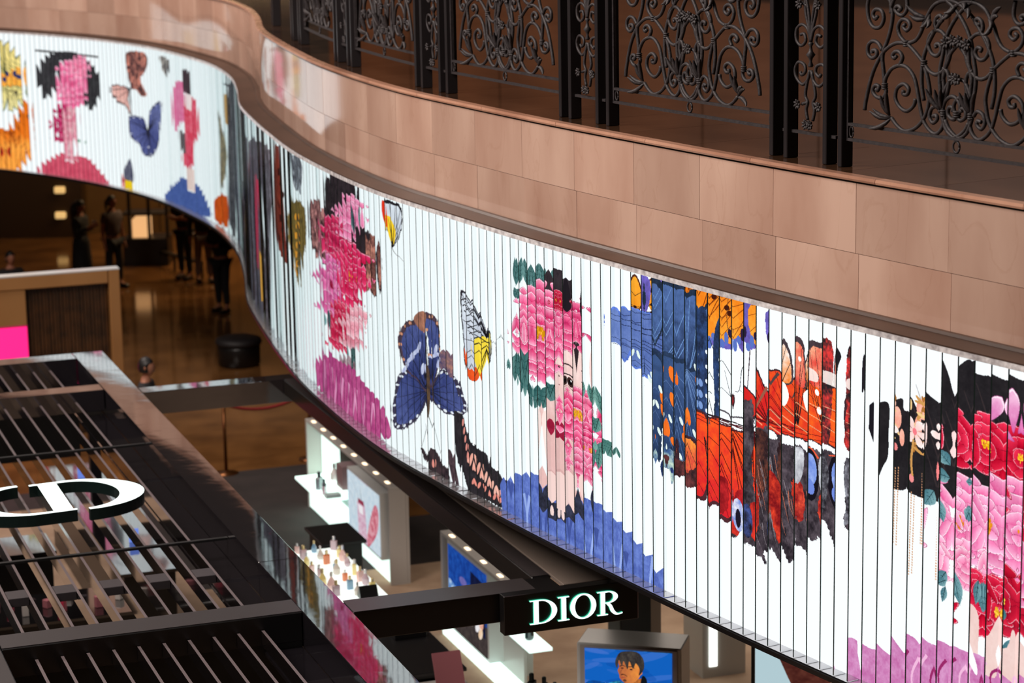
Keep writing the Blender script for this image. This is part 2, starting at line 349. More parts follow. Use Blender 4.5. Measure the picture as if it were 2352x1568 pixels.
line([(1134,790),(1150,778),(1166,768)], 1.1, (70,80,80)); line([(1150,778),(1160,764)], 1.1, (70,80,80))
# black wing with salmon cells
poly([(1045,957),(1060,955),(1070,985),(1080,1010),(1100,1035),(1120,1050),(1128,1075),(1148,1090),(1155,1105),(1170,1130),(1172,1155),(1158,1172),(1130,1160),(1100,1148),(1080,1140),(1072,1120),(1060,1080),(1050,1040)], (30,26,30), c2=(58,52,56), nz=1.0, rag=5)
for k in range(11): ell(1078 + k * 8, 1052 + k * 10, 3.6, 17 - k * .7, (234,150,132), .22, c2=(246,196,180), nz=1.2)
for k in range(6): ell(1092 + k * 12, 1112 + k * 9, 3.4, 8, (230,140,126), .3)
for k in range(5): ell(1062 + k * 3.2, 975 + k * 19, 2.6, 9, (222,140,128), .1)
poly([(966,1035),(976,1040),(984,1050),(994,1034),(1006,1050),(1016,1070),(1030,1082),(1036,1110),(1020,1110),(996,1090),(982,1070)], (32,28,32), c2=(80,60,64), nz=1.3, rag=5); ell(998, 1070, 3, 10, (222,140,128))
poly([(1030,1045),(1038,1040),(1050,1080),(1058,1130),(1046,1125),(1036,1080)], (110,84,90), c2=(44,34,40), nz=1.2)
# second portrait: flower over the head, eye, second flower, neck, blue dress
SK = (246, 214, 208)
for a in (((1192,660),(1186,590),16),((1200,650),(1204,590),18),((1222,660),(1228,606),22),((1240,655),(1246,604),22),((1256,650),(1256,610),18),((1196,690),(1184,660),16)): leaf(a[0][0], a[0][1], a[1][0], a[1][1], a[2], (52,92,92), (110,150,148))
poly([(1252,690),(1256,640),(1272,616),(1290,620),(1302,640),(1316,640),(1320,690),(1312,740),(1270,730)], (34,28,34), c2=(70,60,64), nz=.8)
poly([(1284,700),(1320,690),(1336,760),(1348,830),(1346,880),(1338,930),(1330,990),(1326,1060),(1330,1120),(1345,1160),(1330,1190),(1260,1190),(1238,1130),(1246,1090),(1262,1060),(1256,1000),(1248,950),(1250,900),(1280,880)], SK, c2=(226,180,176), nz=.9, grad=((1330,800),(1240,1000)))
poly([(1240,940),(1252,960),(1250,1010),(1244,1060),(1238,1090),(1236,1000)], (248,222,216))
poly([(1320,700),(1330,760),(1342,850),(1344,900),(1337,870),(1328,800)], (48,38,42)); poly([(1262,1090),(1300,1082),(1328,1070),(1330,1110),(1300,1130),(1270,1120)], (206,158,156), alpha=.6)
flower(1244, 765, 62, 118, (222,44,104), (252,168,196), 5, 13, seed=8, center=(236,168,40), cen=.12)
flower(1312, 742, 24, 72, (200,40,96), (246,120,160), 3, 8, seed=18, center=None)
poly([(1300,700),(1308,640),(1320,660),(1322,720)], (34,28,34)) ; flower(1285, 690, 12, 24, (170,20,50), (210,50,80), 2, 6, seed=9, center=(240,170,60))
for a in (((1184,820),(1172,850),14),((1190,812),(1186,880),22),((1198,860),(1204,905),18),((1212,870),(1230,940),22),((1236,880),(1250,940),24),((1262,880),(1278,930),24),((1200,800),(1216,900),24)): leaf(a[0][0], a[0][1], a[1][0], a[1][1], a[2], (40,84,84), (104,144,140))
ell(1307, 877, 14, 9, (250,240,238)); ell(1307, 877, 7.5, 11, (58,36,34)); ell(1307, 877, 4, 6, (12,10,12)); ell(1305, 873, 1.6, 2.4, (250,250,250))
line([(1292,868),(1300,862),(1312,862),(1324,874)], 4.5, (40,28,30)); line([(1291,886),(1304,892),(1322,884)], 2.2, (140,96,96)); line([(1290,846),(1308,838),(1324,848)], 4.5, (72,54,56))
poly([(1264,975),(1272,966),(1282,974),(1296,968),(1302,985),(1296,1008),(1280,1010),(1268,995)], (128,18,44), c2=(176,40,72), nz=1)
flower(1330, 955, 46, 68, (216,34,92), (252,160,188), 4, 12, seed=11, center=(238,176,40), cen=.16)
flower(1348, 1035, 38, 62, (206,30,86), (250,140,176), 4, 10, seed=12, center=(238,150,60))
flower(1336, 1080, 26, 46, (216,60,110), (252,170,196), 3, 8, seed=13, center=None)
for a in (((1346,920),(1350,880),14),((1362,950),(1378,890),22),((1372,960),(1382,1000),20),((1366,1010),(1372,1060),20),((1386,1010),(1400,1050),34),((1372,1030),(1376,1080),16),((1418,1052),(1426,1032),10)): leaf(a[0][0], a[0][1], a[1][0], a[1][1], a[2], (56,104,98), (124,168,158))
poly([(1152,1120),(1160,1102),(1172,1112),(1186,1092),(1205,1098),(1222,1086),(1240,1100),(1262,1142),(1300,1186),(1330,1150),(1352,1150),(1376,1158),(1400,1180),(1432,1212),(1470,1255),(1500,1290),(1524,1330),(1524,1380),(1400,1370),(1250,1290),(1160,1210)], (110,132,206), smooth=False, c2=(74,92,168), nz=1.6)
for k in range(10): line([(1176 + k * 34, 1112 + k * 18 + (k % 3) * 10), (1184 + k * 34, 1180 + k * 20), (1176 + k * 34, 1240 + k * 20)], 6, (150,170,228) if k % 2 else (66,82,150))
poly([(1238,1110),(1250,1120),(1262,1150),(1296,1168),(1326,1160),(1342,1120),(1352,1140),(1346,1178),(1318,1196),(1270,1198),(1244,1160)], (26,24,30), c2=(70,74,100), nz=.9)
poly([(1258,1095),(1296,1090),(1330,1090),(1334,1130),(1300,1180),(1268,1150)], (240,206,200)); ell(1276, 1180, 4, 12, (240,210,205)); ell(1292, 1186, 4, 12, (240,210,205))
# blue swallowtail with orange wing above
wing([(1455,700),(1452,660),(1466,630),(1484,640),(1486,690),(1470,712)], (1500,720), (60,30,20), ((236,140,30),(250,170,50)), 3, bw=.1, inner=((50,24,16), 6, 6, 3))
wing([(1480,640),(1540,640),(1620,655),(1700,680),(1742,705),(1740,770),(1722,800),(1700,780),(1680,800),(1640,790),(1600,800),(1560,780),(1500,740)], (1590,600), (70,60,120), ((238,120,22),(252,172,60)), 12, vein_c=(120,50,16), bw=.14, vw=2.4, seed=4, inner=((70,26,14), 9, 8, 5))
for k in range(16): ell(1606 + k * 8.6, 752 + (k % 3) * 16 + k * .8, 5, 10 + (k % 2) * 5, (88,112,190) if k % 3 else (44,30,60))
BLU = ((34,46,74), (78,104,158))
wing([(1404,716),(1450,706),(1500,720),(1560,760),(1590,830),(1540,850),(1490,870),(1470,850),(1444,830),(1424,790),(1406,785)], (1600,800), (60,80,140), ((72,94,158),(112,134,196)), 10, vein_c=(34,44,78), bw=.05, vw=2.6, seed=2)
wing([(1500,640),(1570,650),(1610,700),(1620,800),(1640,960),(1610,1000),(1560,900),(1520,800),(1494,720)], (1600,900), (22,30,44), BLU, 9, vein_c=(120,160,214), bw=.08, vw=2.0, seed=3)
wing([(1500,810),(1560,820),(1612,880),(1625,980),(1622,1080),(1606,1110),(1584,1080),(1560,1060),(1540,1080),(1530,1030),(1512,1060),(1504,980),(1498,900)], (1600,850), (24,34,52), ((60,84,130),(34,48,78)), 9, vein_c=(110,140,190), bw=.1, vw=1.8, seed=8)
for p in ((1530,854,9,18),(1530,912,7,16),(1504,908,5,14),(1572,870,5,18),(1546,985,9,22),(1552,1000,7,12),(1594,960,5,20),(1504,935,4,14),(1528,1008,8,10)): ell(p[0], p[1], p[2], p[3], (236,92,30), .15, c2=(250,140,50), nz=.8)
for p in ((1464,812),(1478,855),(1484,866),(1508,890),(1516,930),(1536,960),(1560,965),(1576,836),(1530,1040),(1512,990),(1548,1030),(1562,1050),(1580,990)): ell(p[0], p[1], 4, 9, (226,238,232), .3)
poly([(1608,700),(1628,720),(1640,780),(1640,860),(1632,980),(1622,1005),(1610,960),(1602,860),(1600,760)], (28,34,52), c2=(60,90,150), nz=1.2)
for k in range(12): ell(1604 + (k % 2) * 22, 800 + k * 17, 3, 5, (236,240,244)); 
for k in range(5): ell(1618, 880 + k * 26, 5, 9, (120,150,205))
line([(1640,800),(1664,740),(1660,660)], 1.8, (40,40,46)); line([(1640,870),(1680,830),(1690,890),(1700,900)], 1.6, (50,50,54)); line([(1644,905),(1690,890)], 1.6, (50,50,54)); line([(1722,800),(1728,900),(1734,920)], 2, (60,40,50)); line([(1640,960),(1656,900),(1670,850)], 1.6, (50,50,54))
poly([(1516,1045),(1536,1030),(1550,1050),(1566,1060),(1560,1090),(1540,1080),(1534,1110),(1524,1080)], (60,90,140), c2=(200,220,200), nz=1.8); leaf(1504, 1050, 1506, 1090, 10, (40,52,90), (60,80,130)); leaf(1532, 1070, 1534, 1085, 8, (40,60,120), (70,90,150))
# red and orange butterfly
RED = ((212,36,36), (250,104,34))
wing([(1700,930),(1712,900),(1745,880),(1770,840),(1800,860),(1830,880),(1870,870),(1900,880),(1926,900),(1930,960),(1922,1010),(1900,1020),(1850,1010),(1790,995),(1740,990)], (1735,960), (40,24,28), RED, 9, vein_c=(90,20,22), bw=.05, vw=2.4, seed=12)
wing([(1800,870),(1804,810),(1822,780),(1836,830),(1850,870),(1830,885)], (1830,900), (44,36,40), ((240,120,40),(250,230,220)), 4, bw=.15)
wing([(1832,880),(1836,800),(1845,776),(1868,778),(1888,790),(1894,850),(1890,880),(1860,885)], (1850,980), (46,36,40), ((222,44,40),(250,190,150)), 5, bw=.12)
poly([(1896,800),(1908,776),(1926,790),(1928,860),(1926,920),(1928,990),(1926,1020),(1904,1015),(1898,930)], (42,34,38), c2=(226,60,58), nz=2.2, rag=5)
poly([(1808,905),(1820,880),(1838,900),(1832,930),(1818,935)], (250,246,240)); poly([(1870,850),(1905,850),(1926,862),(1926,882),(1900,880),(1868,872)], (250,240,234), alpha=.85)
for p in ((1868,896,5),(1862,935,6),(1848,824,4)): ell(p[0], p[1], p[2], p[2] * 1.5, (252,246,244))
for k in range(3): line([(1750,960 + k * 14),(1850,930 + k * 26),(1926,940 + k * 22)], 4, (250,196,150), alpha=.7)
wing([(1600,950),(1626,948),(1660,972),(1700,990),(1722,1010),(1724,1080),(1716,1150),(1690,1190),(1664,1200),(1640,1160),(1612,1150),(1600,1110),(1598,1020)], (1715,985), (48,24,28), ((248,90,34),(214,34,44)), 9, vein_c=(70,16,20), bw=.06, vw=3.0, seed=15)
wing([(1570,1010),(1600,1010),(1604,1080),(1598,1125),(1580,1110),(1566,1060)], (1610,1000), (40,24,30), ((250,150,60),(200,40,60)), 4, bw=.2)
poly([(1540,1052),(1570,1062),(1598,1095),(1604,1130),(1590,1125),(1570,1100),(1548,1080)], (34,26,30), c2=(120,60,60), nz=1.4, rag=6)
line([(1650,980),(1660,945),(1700,960),(1716,980)], 5, (90,84,90)); line([(1740,880),(1760,930),(1770,960)], 6, (150,90,70)); line([(1774,850),(1790,880),(1800,905)], 6, (80,64,64)); line([(1628,950),(1660,962),(1705,975)], 5, (50,36,40))
poly([(1716,925),(1728,918),(1740,935),(1745,980),(1775,990),(1780,1010),(1850,1030),(1920,1040),(1926,1100),(1922,1160),(1926,1200),(1900,1210),(1880,1250),(1856,1230),(1850,1260),(1826,1256),(1802,1290),(1790,1270),(1770,1278),(1740,1288),(1742,1260),(1700,1240),(1680,1190),(1700,1160),(1716,1080),(1712,980)], (38,32,38), c2=(96,84,92), nz=1.6, rag=10)
poly([(1740,990),(1768,1000),(1776,1080),(1760,1160),(1744,1120),(1736,1050)], (110,62,50), c2=(44,30,34), nz=1.9, rag=8)
rs_ = np.random.RandomState(3)
for k in range(46):
    x_ = 1742 + rs_.rand() * 90; y_ = 1040 + rs_.rand() * 180; line([(x_, y_), (x_ - 10 + rs_.rand() * 8, y_ + 30), (x_ - 14, y_ + 52)], 2.0, ((196,110,86), (30,26,30), (150,140,146))[k % 3], alpha=.8)
for P_, c_ in (([(1760,1120),(1784,1090),(1800,1100),(1790,1180),(1770,1240),(1756,1200)], (236,70,44)), ([(1832,1130),(1850,1110),(1862,1160),(1850,1200),(1834,1190)], (240,86,60)), ([(1700,1160),(1716,1150),(1730,1200),(1716,1230),(1690,1225)], (236,62,46)), ([(1664,1100),(1690,1120),(1700,1160),(1680,1190),(1662,1160)], (200,40,44))): poly(P_, c_, c2=(120,20,26), nz=1.4, rag=6)
poly([(1836,1030),(1858,1040),(1862,1090),(1850,1118),(1836,1080)], (240,240,244), c2=(130,130,140), nz=1.1)
ell(1882, 1095, 22, 62, (24,20,28)); ell(1880, 1082, 15, 36, (92,120,206), c2=(160,180,235), nz=1.2); ell(1882, 1124, 12, 18, (110,134,214)); line([(1862,1046),(1880,1034),(1902,1044)], 6, (236,90,60))
ell(1692, 1182, 14, 38, (92,120,206), c2=(250,240,240), nz=1.3); ell(1692, 1190, 6, 22, (30,26,40)); ell(1726, 1200, 12, 40, (70,86,150), c2=(30,26,34), nz=1.7)
poly([(1902,1080),(1920,1040),(1928,1090),(1922,1150),(1926,1200),(1912,1180),(1904,1130)], (34,30,36), c2=(150,150,160), nz=1.8)
poly([(1940,815),(1952,800),(1958,820),(1958,890),(1950,870),(1946,840)], (34,30,36)); poly([(1996,915),(2006,930),(2006,985),(1994,1010)], (30,28,34), smooth=False)
# third portrait: black hair, jewel with chains, flowers, pink dress
poly([(2028,985),(2030,920),(2062,935),(2068,910),(2100,935),(2120,915),(2160,900),(2180,850),(2206,815),(2240,850),(2280,860),(2330,862),(2400,880),(2420,1100),(2380,1180),(2330,1160),(2200,1150),(2166,1150),(2120,1140),(2060,1120),(2038,1070),(2028,1040)], (28,25,28), c2=(44,40,43), nz=1.0)
for k in range(22):
    x_ = 2075 + k * 12; y_ = 900 + (k * 37) % 160; line([(x_, y_ + 60), (x_ + 16, y_ + 20), (x_ + 34, y_ - 20)], 5, (86,66,66), alpha=.35)
flower(2240, 1010, 54, 70, (186,12,44), (240,52,86), 3, 9, seed=30, center=(246,190,40)); flower(2310, 1040, 62, 74, (180,10,42), (236,44,76), 3, 9, seed=31, center=(246,190,40))
for p in ((2320,985,-2.0,90),(2332,990,-1.5,100),(2346,1000,-1.1,90),(2330,1010,-.4,60)): petal(p[0], p[1], p[2], p[3], 34, (206,90,160), (244,190,220))
flower(2215, 1200, 66, 110, (230,90,150), (252,188,216), 4, 9, seed=33, center=(238,140,40)); flower(2300, 1215, 74, 130, (226,90,150), (250,180,212), 4, 9, seed=34, center=(238,150,40)); flower(2200, 1290, 40, 60, (238,110,160), (252,200,220), 3, 8, seed=35, center=None)
flower(2270, 1400, 50, 86, (178,10,42), (232,40,74), 3, 8, seed=36, center=(246,190,60)); flower(2340, 1390, 60, 92, (150,8,34), (214,30,60), 3, 8, seed=37, center=(246,200,60)); flower(2240, 1355, 26, 50, (190,16,48), (226,40,76), 2, 7, seed=38, center=None)
flower(2410, 1150, 60, 120, (180,12,44), (236,60,96), 3, 9, seed=39); flower(2420, 1320, 60, 110, (226,90,150), (250,180,210), 3, 9, seed=41)
for a in (((2166,1060),(2196,1040),34),((2166,1090),(2204,1098),32),((2130,1120),(2150,1165),30),((2196,1150),(2176,1200),30),((2166,1310),(2182,1345),22),((2166,1330),(2186,1352),18),((2166,1345),(2172,1385),14),((2226,1320),(2206,1390),30),((2232,1330),(2228,1396),26),((2240,1330),(2244,1390),18),((2200,1185),(2190,1150),20),((2336,1440),(2352,1400),34),((2304,1460),(2330,1540),30),((2268,1470),(2280,1500),16)): leaf(a[0][0], a[0][1], a[1][0], a[1][1], a[2], (66,112,124), (126,166,172))
poly([(2236,1412),(2262,1400),(2290,1470),(2310,1440),(2330,1500),(2420,1480),(2440,1640),(2230,1640),(2234,1500)], (243,214,208), c2=(228,190,184), nz=.8)
poly([(1954,1495),(1962,1470),(1990,1488),(2030,1494),(2066,1480),(2092,1464),(2130,1476),(2160,1474),(2200,1490),(2240,1502),(2262,1520),(2280,1560),(2420,1580),(2460,1760),(1960,1700)], (214,150,196), c2=(188,100,160), nz=1.5)
for k in range(9): line([(2080 + k * 26, 1500 + k * 4), (2096 + k * 26, 1560), (2080 + k * 26, 1640)], 6, (150,40,100) if k % 2 else (236,180,214))
poly([(2234,1530),(2252,1490),(2262,1470),(2268,1500),(2256,1530),(2236,1550)], (248,244,246))
for p in ((2078,960,10,26),(2094,930,12,24),(2100,975,9,26),(2066,1000,6,20)): ell(p[0], p[1], p[2], p[3], (236,140,120), c2=(250,200,180), nz=1)
for k in range(16):
    a = k * .9; ell(2098 + 22 * math.cos(a) * (k % 3) / 2, 970 + 60 * math.sin(a * 1.3), 4, 13, ((206,150,84), (170,110,50), (240,200,140))[k % 3], a)
for k in range(6): petal(2108, 990, k * 1.05, 34, 18, (244,196,190), (252,232,228))
ell(2108, 990, 5, 8, (240,120,130)); poly([(2152,975),(2166,985),(2162,1010),(2168,1030),(2156,1040),(2150,1010)], (248,214,212))
for x_ in (2081,): ell(x_, 1030, 6, 9, (236,130,130))
ell(2112, 1102, 6, 10, (240,140,140)); line([(2110,1010),(2114,1060),(2110,1095)], 5, (206,150,84), taper=False); ell(2122, 1070, 4, 22, (240,130,130))
for x_, y0_, y1_ in ((2072,1075,1255),(2079,1080,1258),(2086,1076,1240),(2104,1140,1325),(2111,1135,1328),(2119,1140,1326)):
    y_ = y0_
    while y_ < y1_: ell(x_, y_, 1.5, 2.4, (206,150,110), n=7); y_ += 6.2
# --- far stretch ----------------------------------------------------
Fw = dict(far=True)
wing([(0,95),(14,92),(36,120),(50,140),(54,190),(50,215),(30,210),(0,190)], (0,160), (36,52,40), ((232,206,120),(246,226,150)), 7, bw=.05, far=True, vw=2.4, vein_c=(40,60,44))
poly([(0,170),(20,160),(52,150),(54,190),(30,196),(0,190)], (232,140,50), far=True, c2=(250,190,80), nz=1.2)
for p in ((26,165,8),(6,178,6),(44,172,6)): ell(p[0], p[1], p[2], p[2], (50,56,100), far=True)
wing([(4,200),(52,196),(50,230),(30,250),(14,248)], (30,205), (50,70,50), ((222,206,130),(240,226,160)), 5, bw=.08, far=True)
wing([(-30,300),(0,290),(20,295),(36,270),(58,228),(68,240),(70,290),(70,350),(56,372),(40,388),(0,390),(-20,380)], (30,300), (130,60,24), ((226,110,26),(248,160,66)), 8, bw=.05, far=True, vein_c=(140,60,20), vw=2.2)
ell(12, 345, 9, 12, (180,50,30), far=True); ell(12, 345, 4, 6, (30,20,20), far=True); ell(55, 262, 4, 5, (60,30,20), far=True)
line([(80,111),(150,118),(228,127)], 4.5, (44,40,42), far=True, taper=False)
poly([(84,185),(88,150),(112,122),(140,114),(180,118),(208,140),(228,170),(232,205),(222,235),(210,250),(196,230),(196,190),(190,160),(178,150),(150,136),(140,140),(134,170),(128,196),(112,220),(102,222),(96,200)], (36,32,36), far=True, c2=(70,70,72), nz=1)
flower(166, 190, 34, 62, (214,70,120), (246,150,184), 4, 11, far=True, center=None, seed=50); flower(146, 282, 22, 48, (150,20,70), (206,60,110), 3, 9, far=True, center=None, seed=51); flower(184, 150, 22, 26, (226,90,130), (246,160,190), 3, 8, far=True, center=None, seed=52)
poly([(150,250),(176,250),(178,300),(172,340),(178,366),(156,368),(150,330)], (234,204,204), far=True, c2=(206,90,120), nz=1.6); leaf(184, 318, 194, 326, 8, (50,130,90), (90,170,130), True)
poly([(92,396),(96,376),(120,360),(142,348),(150,352),(166,372),(178,356),(204,362),(228,388),(246,410),(250,432),(200,424),(140,408)], (216,96,116), far=True, c2=(186,60,84), nz=1.2); line([(152,362),(166,370),(178,362)], 5, (230,200,206), far=True)
poly([(292,116),(330,118),(338,140),(330,165),(322,180),(336,214),(326,218),(312,204),(300,196),(292,150)], (60,40,44), far=True, c2=(226,140,120), nz=2.2, rag=3)
wing([(254,200),(264,190),(288,196),(298,206),(296,225),(302,262),(290,244),(272,232),(258,214)], (300,200), (60,44,44), ((222,160,150),(240,190,180)), 4, bw=.14, far=True)
wing([(296,268),(310,264),(330,270),(338,300),(344,352),(330,354),(320,330),(302,312)], (340,300), (40,40,62), ((70,76,130),(100,106,160)), 5, bw=.1, far=True, spots=((190,190,210), 4, 2.5, 2))
wing([(340,280),(344,250),(362,230),(369,240),(366,280),(362,330),(350,354),(340,350)], (340,300), (40,40,62), ((70,76,130),(100,106,160)), 5, bw=.1, far=True, spots=((190,190,210), 4, 2.5, 2))
poly([(364,126),(382,132),(386,150),(380,176),(372,160)], (60,52,56), far=True, c2=(190,180,170), nz=1.8)
poly([(298,362),(306,385),(306,420),(284,420),(284,395)], (120,120,136), far=True, c2=(60,60,80), nz=1.4); poly([(283,400),(290,412),(306,416),(307,440),(286,438)], (236,200,30), far=True, smooth=False); poly([(283,396),(289,410),(289,432),(283,425)], (210,60,40), far=True, smooth=False)
poly([(418,165),(430,160),(436,200),(432,216),(420,205)], (60,40,48), far=True); poly([(396,200),(416,185),(424,220),(430,262),(416,280),(402,300),(394,260)], (234,140,175), far=True, c2=(214,90,140), nz=1.2)
poly([(424,230),(444,225),(452,255),(456,300),(446,330),(442,372),(432,392),(420,370),(422,330)], (206,30,60), far=True, c2=(236,120,140), nz=1.6); poly([(426,215),(440,222),(438,250),(426,245)], (244,220,220), far=True); poly([(412,300),(422,310),(424,350),(416,340)], (90,80,84), far=True)
poly([(426,388),(442,388),(444,440),(428,438)], (236,206,198), far=True, smooth=False)
poly([(376,452),(392,430),(412,412),(426,412),(432,440),(446,440),(450,424),(466,446),(478,474),(484,500),(440,492),(400,470)], (86,108,172), far=True, c2=(60,78,140), nz=1.2)
poly([(500,262),(508,290),(516,330),(522,372),(514,420),(506,440),(504,330)], (84,76,66), far=True, c2=(170,150,110), nz=1.8, rag=3); poly([(514,225),(524,232),(524,290),(516,280)], (200,150,90), far=True)
poly([(494,462),(516,454),(524,480),(526,524),(510,524),(494,506)], (226,100,30), far=True, c2=(180,60,20), nz=1.3)
poly([(508,200),(522,200),(526,520),(540,560),(548,220),(532,190)], (96,92,98), far=True, smooth=False, c2=(36,32,40), nz=1.8, alpha=.85)  # grey dimming of the grazing view, painted into the print; next line too
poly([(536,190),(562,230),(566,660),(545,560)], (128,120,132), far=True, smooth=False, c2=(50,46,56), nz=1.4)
_al = np.ones((TH, TW, 1), np.float32)
art = bpy.data.images.new('lightbox_print', TW, TH, alpha=False); art.colorspace_settings.name = 'sRGB'
art.pixels.foreach_set(np.concatenate([np.clip(IMG, 0, 1), _al], 2).ravel()); art.update()
del IMG, PX, PY, NZ, NZ2, _al
# ------------------------------------------------------------------ materials of the gallery
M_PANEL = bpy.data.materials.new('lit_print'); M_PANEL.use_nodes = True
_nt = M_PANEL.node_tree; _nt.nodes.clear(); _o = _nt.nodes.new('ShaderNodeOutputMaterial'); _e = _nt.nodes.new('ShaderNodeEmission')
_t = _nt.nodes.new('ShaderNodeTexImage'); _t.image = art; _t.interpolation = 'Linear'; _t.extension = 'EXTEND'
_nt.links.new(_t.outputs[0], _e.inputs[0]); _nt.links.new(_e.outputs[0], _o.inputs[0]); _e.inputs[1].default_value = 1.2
M_MIRROR = mat('fin_mirror', (244, 247, 247), .03, 1.0)
M_FINEDGE = mat('fin_glass_edge', (30, 44, 42), .15, .3)
M_TRIM = mat('trim_bright_white', (238, 236, 238), .2, .0, bump=(14, .6), noise=(16, (176, 172, 176), 2))  # white with grey mottle stands in for the trim's bright reflections
M_SHELF = mat('polished_shelf', (206, 202, 206), .22, .75)
M_BLACKEDGE = mat('black_edge', (16, 15, 17), .3)
M_LEDGE = mat('brown_ledge', (72, 52, 42), .4, noise=(2, (58, 42, 34), 3))
def marble_mat(name, c1, c2, rough):
    m = mat(name, c1, rough, noise=(1.6, c2, 8, (1, 1, .35)), spec=.5); nt = m.node_tree; b = nt.nodes['Principled BSDF']
    r = [n for n in nt.nodes if n.type == 'VALTORGB'][0]; oi = nt.nodes.new('ShaderNodeObjectInfo'); mp = [n for n in nt.nodes if n.type == 'MAPPING'][0]
    cb = nt.nodes.new('ShaderNodeCombineXYZ'); mu = nt.nodes.new('ShaderNodeMath'); mu.operation = 'MULTIPLY'; mu.inputs[1].default_value = 40
    nt.links.new(oi.outputs['Random'], mu.inputs[0]); nt.links.new(mu.outputs[0], cb.inputs[2]); nt.links.new(cb.outputs[0], mp.inputs['Location'])
    # thin darker veins
    n2 = nt.nodes.new('ShaderNodeTexNoise'); n2.inputs['Scale'].default_value = 2.2; n2.inputs['Detail'].default_value = 9; n2.inputs['Distortion'].default_value = 1.2
    nt.links.new(mp.outputs[0], n2.inputs[0]); r2 = nt.nodes.new('ShaderNodeValToRGB'); e = r2.color_ramp.elements
    e[0].position = .485; e[0].color = (1, 1, 1, 1); e[1].position = .51; e[1].color = (1, 1, 1, 1); k = e.new(.5); k.color = (.8, .72, .66, 1)
    nt.links.new(n2.outputs[0], r2.inputs[0]); mx = nt.nodes.new('ShaderNodeMix'); mx.data_type = 'RGBA'; mx.blend_type = 'MULTIPLY'; mx.inputs[0].default_value = .28
    nt.links.new(r.outputs[0], mx.inputs[6]); nt.links.new(r2.outputs[0], mx.inputs[7])
    h = nt.nodes.new('ShaderNodeHueSaturation'); mr = nt.nodes.new('ShaderNodeMapRange'); mr.inputs[3].default_value = .86; mr.inputs[4].default_value = 1.1
    nt.links.new(oi.outputs['Random'], mr.inputs[0]); nt.links.new(mr.outputs[0], h.inputs['Value']); nt.links.new(mx.outputs[2], h.inputs['Color']); nt.links.new(h.outputs[0], b.inputs['Base Color'])
    return m
M_MARBLE = marble_mat('peach_marble', (210, 176, 158), (184, 146, 128), .06)
_pb = M_MARBLE.node_tree.nodes['Principled BSDF']; _pb.inputs['IOR'].default_value = 1.8
M_COPING = marble_mat('marble_coping', (200, 154, 130), (166, 120, 98), .2)
M_FLOORUP = marble_mat('gallery_floor_stone', (70, 48, 34), (46, 31, 21), .06)
M_IRON = mat('wrought_iron', (56, 51, 53), .58, .15, noise=(30, (44, 40, 42), 3), bump=(60, .15))
M_IRON2 = mat('post_iron', (50, 46, 48), .35, .4)
S_A, S_B = .2, SMAX - .2
PITCHF = .1312
# ------------------------------------------------------------------ the screen: panel, mirror fins, shelf, trim
screen = empty('media_screen', 'long curved backlit picture wall with mirror fins wrapping the gallery edge', 'screen', (0, 0, 0))
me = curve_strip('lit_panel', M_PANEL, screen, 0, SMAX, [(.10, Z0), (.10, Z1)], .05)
uv = me.data.uv_layers.new(name='UVMap'); n_ = int(SMAX / .05) + 1
ss_ = np.linspace(0, SMAX, n_) / SMAX; li = np.zeros((len(me.data.loops), 2), np.float32); vi = np.zeros(len(me.data.loops), np.int32); me.data.loops.foreach_get('vertex_index', vi)
li[:, 0] = ss_[vi // 2]; li[:, 1] = vi % 2; uv.data.foreach_set('uv', li.ravel())
b = MB(); b.box(-.0055, .0055, 0.004, .097, 3.024, Z1 - .001)   # local x along the wall, y into the wall
# faces order: bottom, top, y0(front), x1, y1, x0
fin = b.build('mirror_fin', [M_MIRROR, M_FINEDGE], screen); fin_me = fin.data
fin_me.polygons.foreach_set('material_index', [1, 1, 1, 0, 0, 0])
s0_ = 31.163 - PITCHF * int((31.163 - S_A) / PITCHF); k = 0; s = s0_
FIN_S = []
while s < S_B:
    x, y = cpt(s, 0); tx, ty = ctan(s); FIN_S.append(s)
    o = fin if k == 0 else inst('mirror_fin', fin_me, screen)
    o.location = (x, y, 0); o.rotation_euler[2] = math.atan2(ty, tx) + random.gauss(0, .010); k += 1; s += PITCHF
# local y axis must point into the wall: tangent rotated +90 deg = (-Ty, Tx) = -N: into the wall
curve_strip('shelf', M_SHELF, screen, S_A, S_B, [(0, 2.985), (0, 3.02), (.102, 3.02), (.102, 2.985)], .1, True, [M_SHELF, M_BLACKEDGE], lambda j: 1 if j in (0, 3) else 0)
curve_strip('shelf_lip', M_BLACKEDGE, screen, S_A, S_B, [(-.012, 2.98), (-.012, 3.012), (-.0005, 3.012), (-.0005, 2.98)], .1, True)
curve_strip('top_trim', M_TRIM, screen, S_A, S_B, [(-.006, 5.181), (-.006, 5.213), (.13, 5.213), (.13, 5.181)], .1, True)
curve_strip('backing', M_BLACKEDGE, screen, S_A, S_B, [(.104, 2.985), (.104, 5.18), (.14, 5.18), (.14, 2.985)], .2, True)
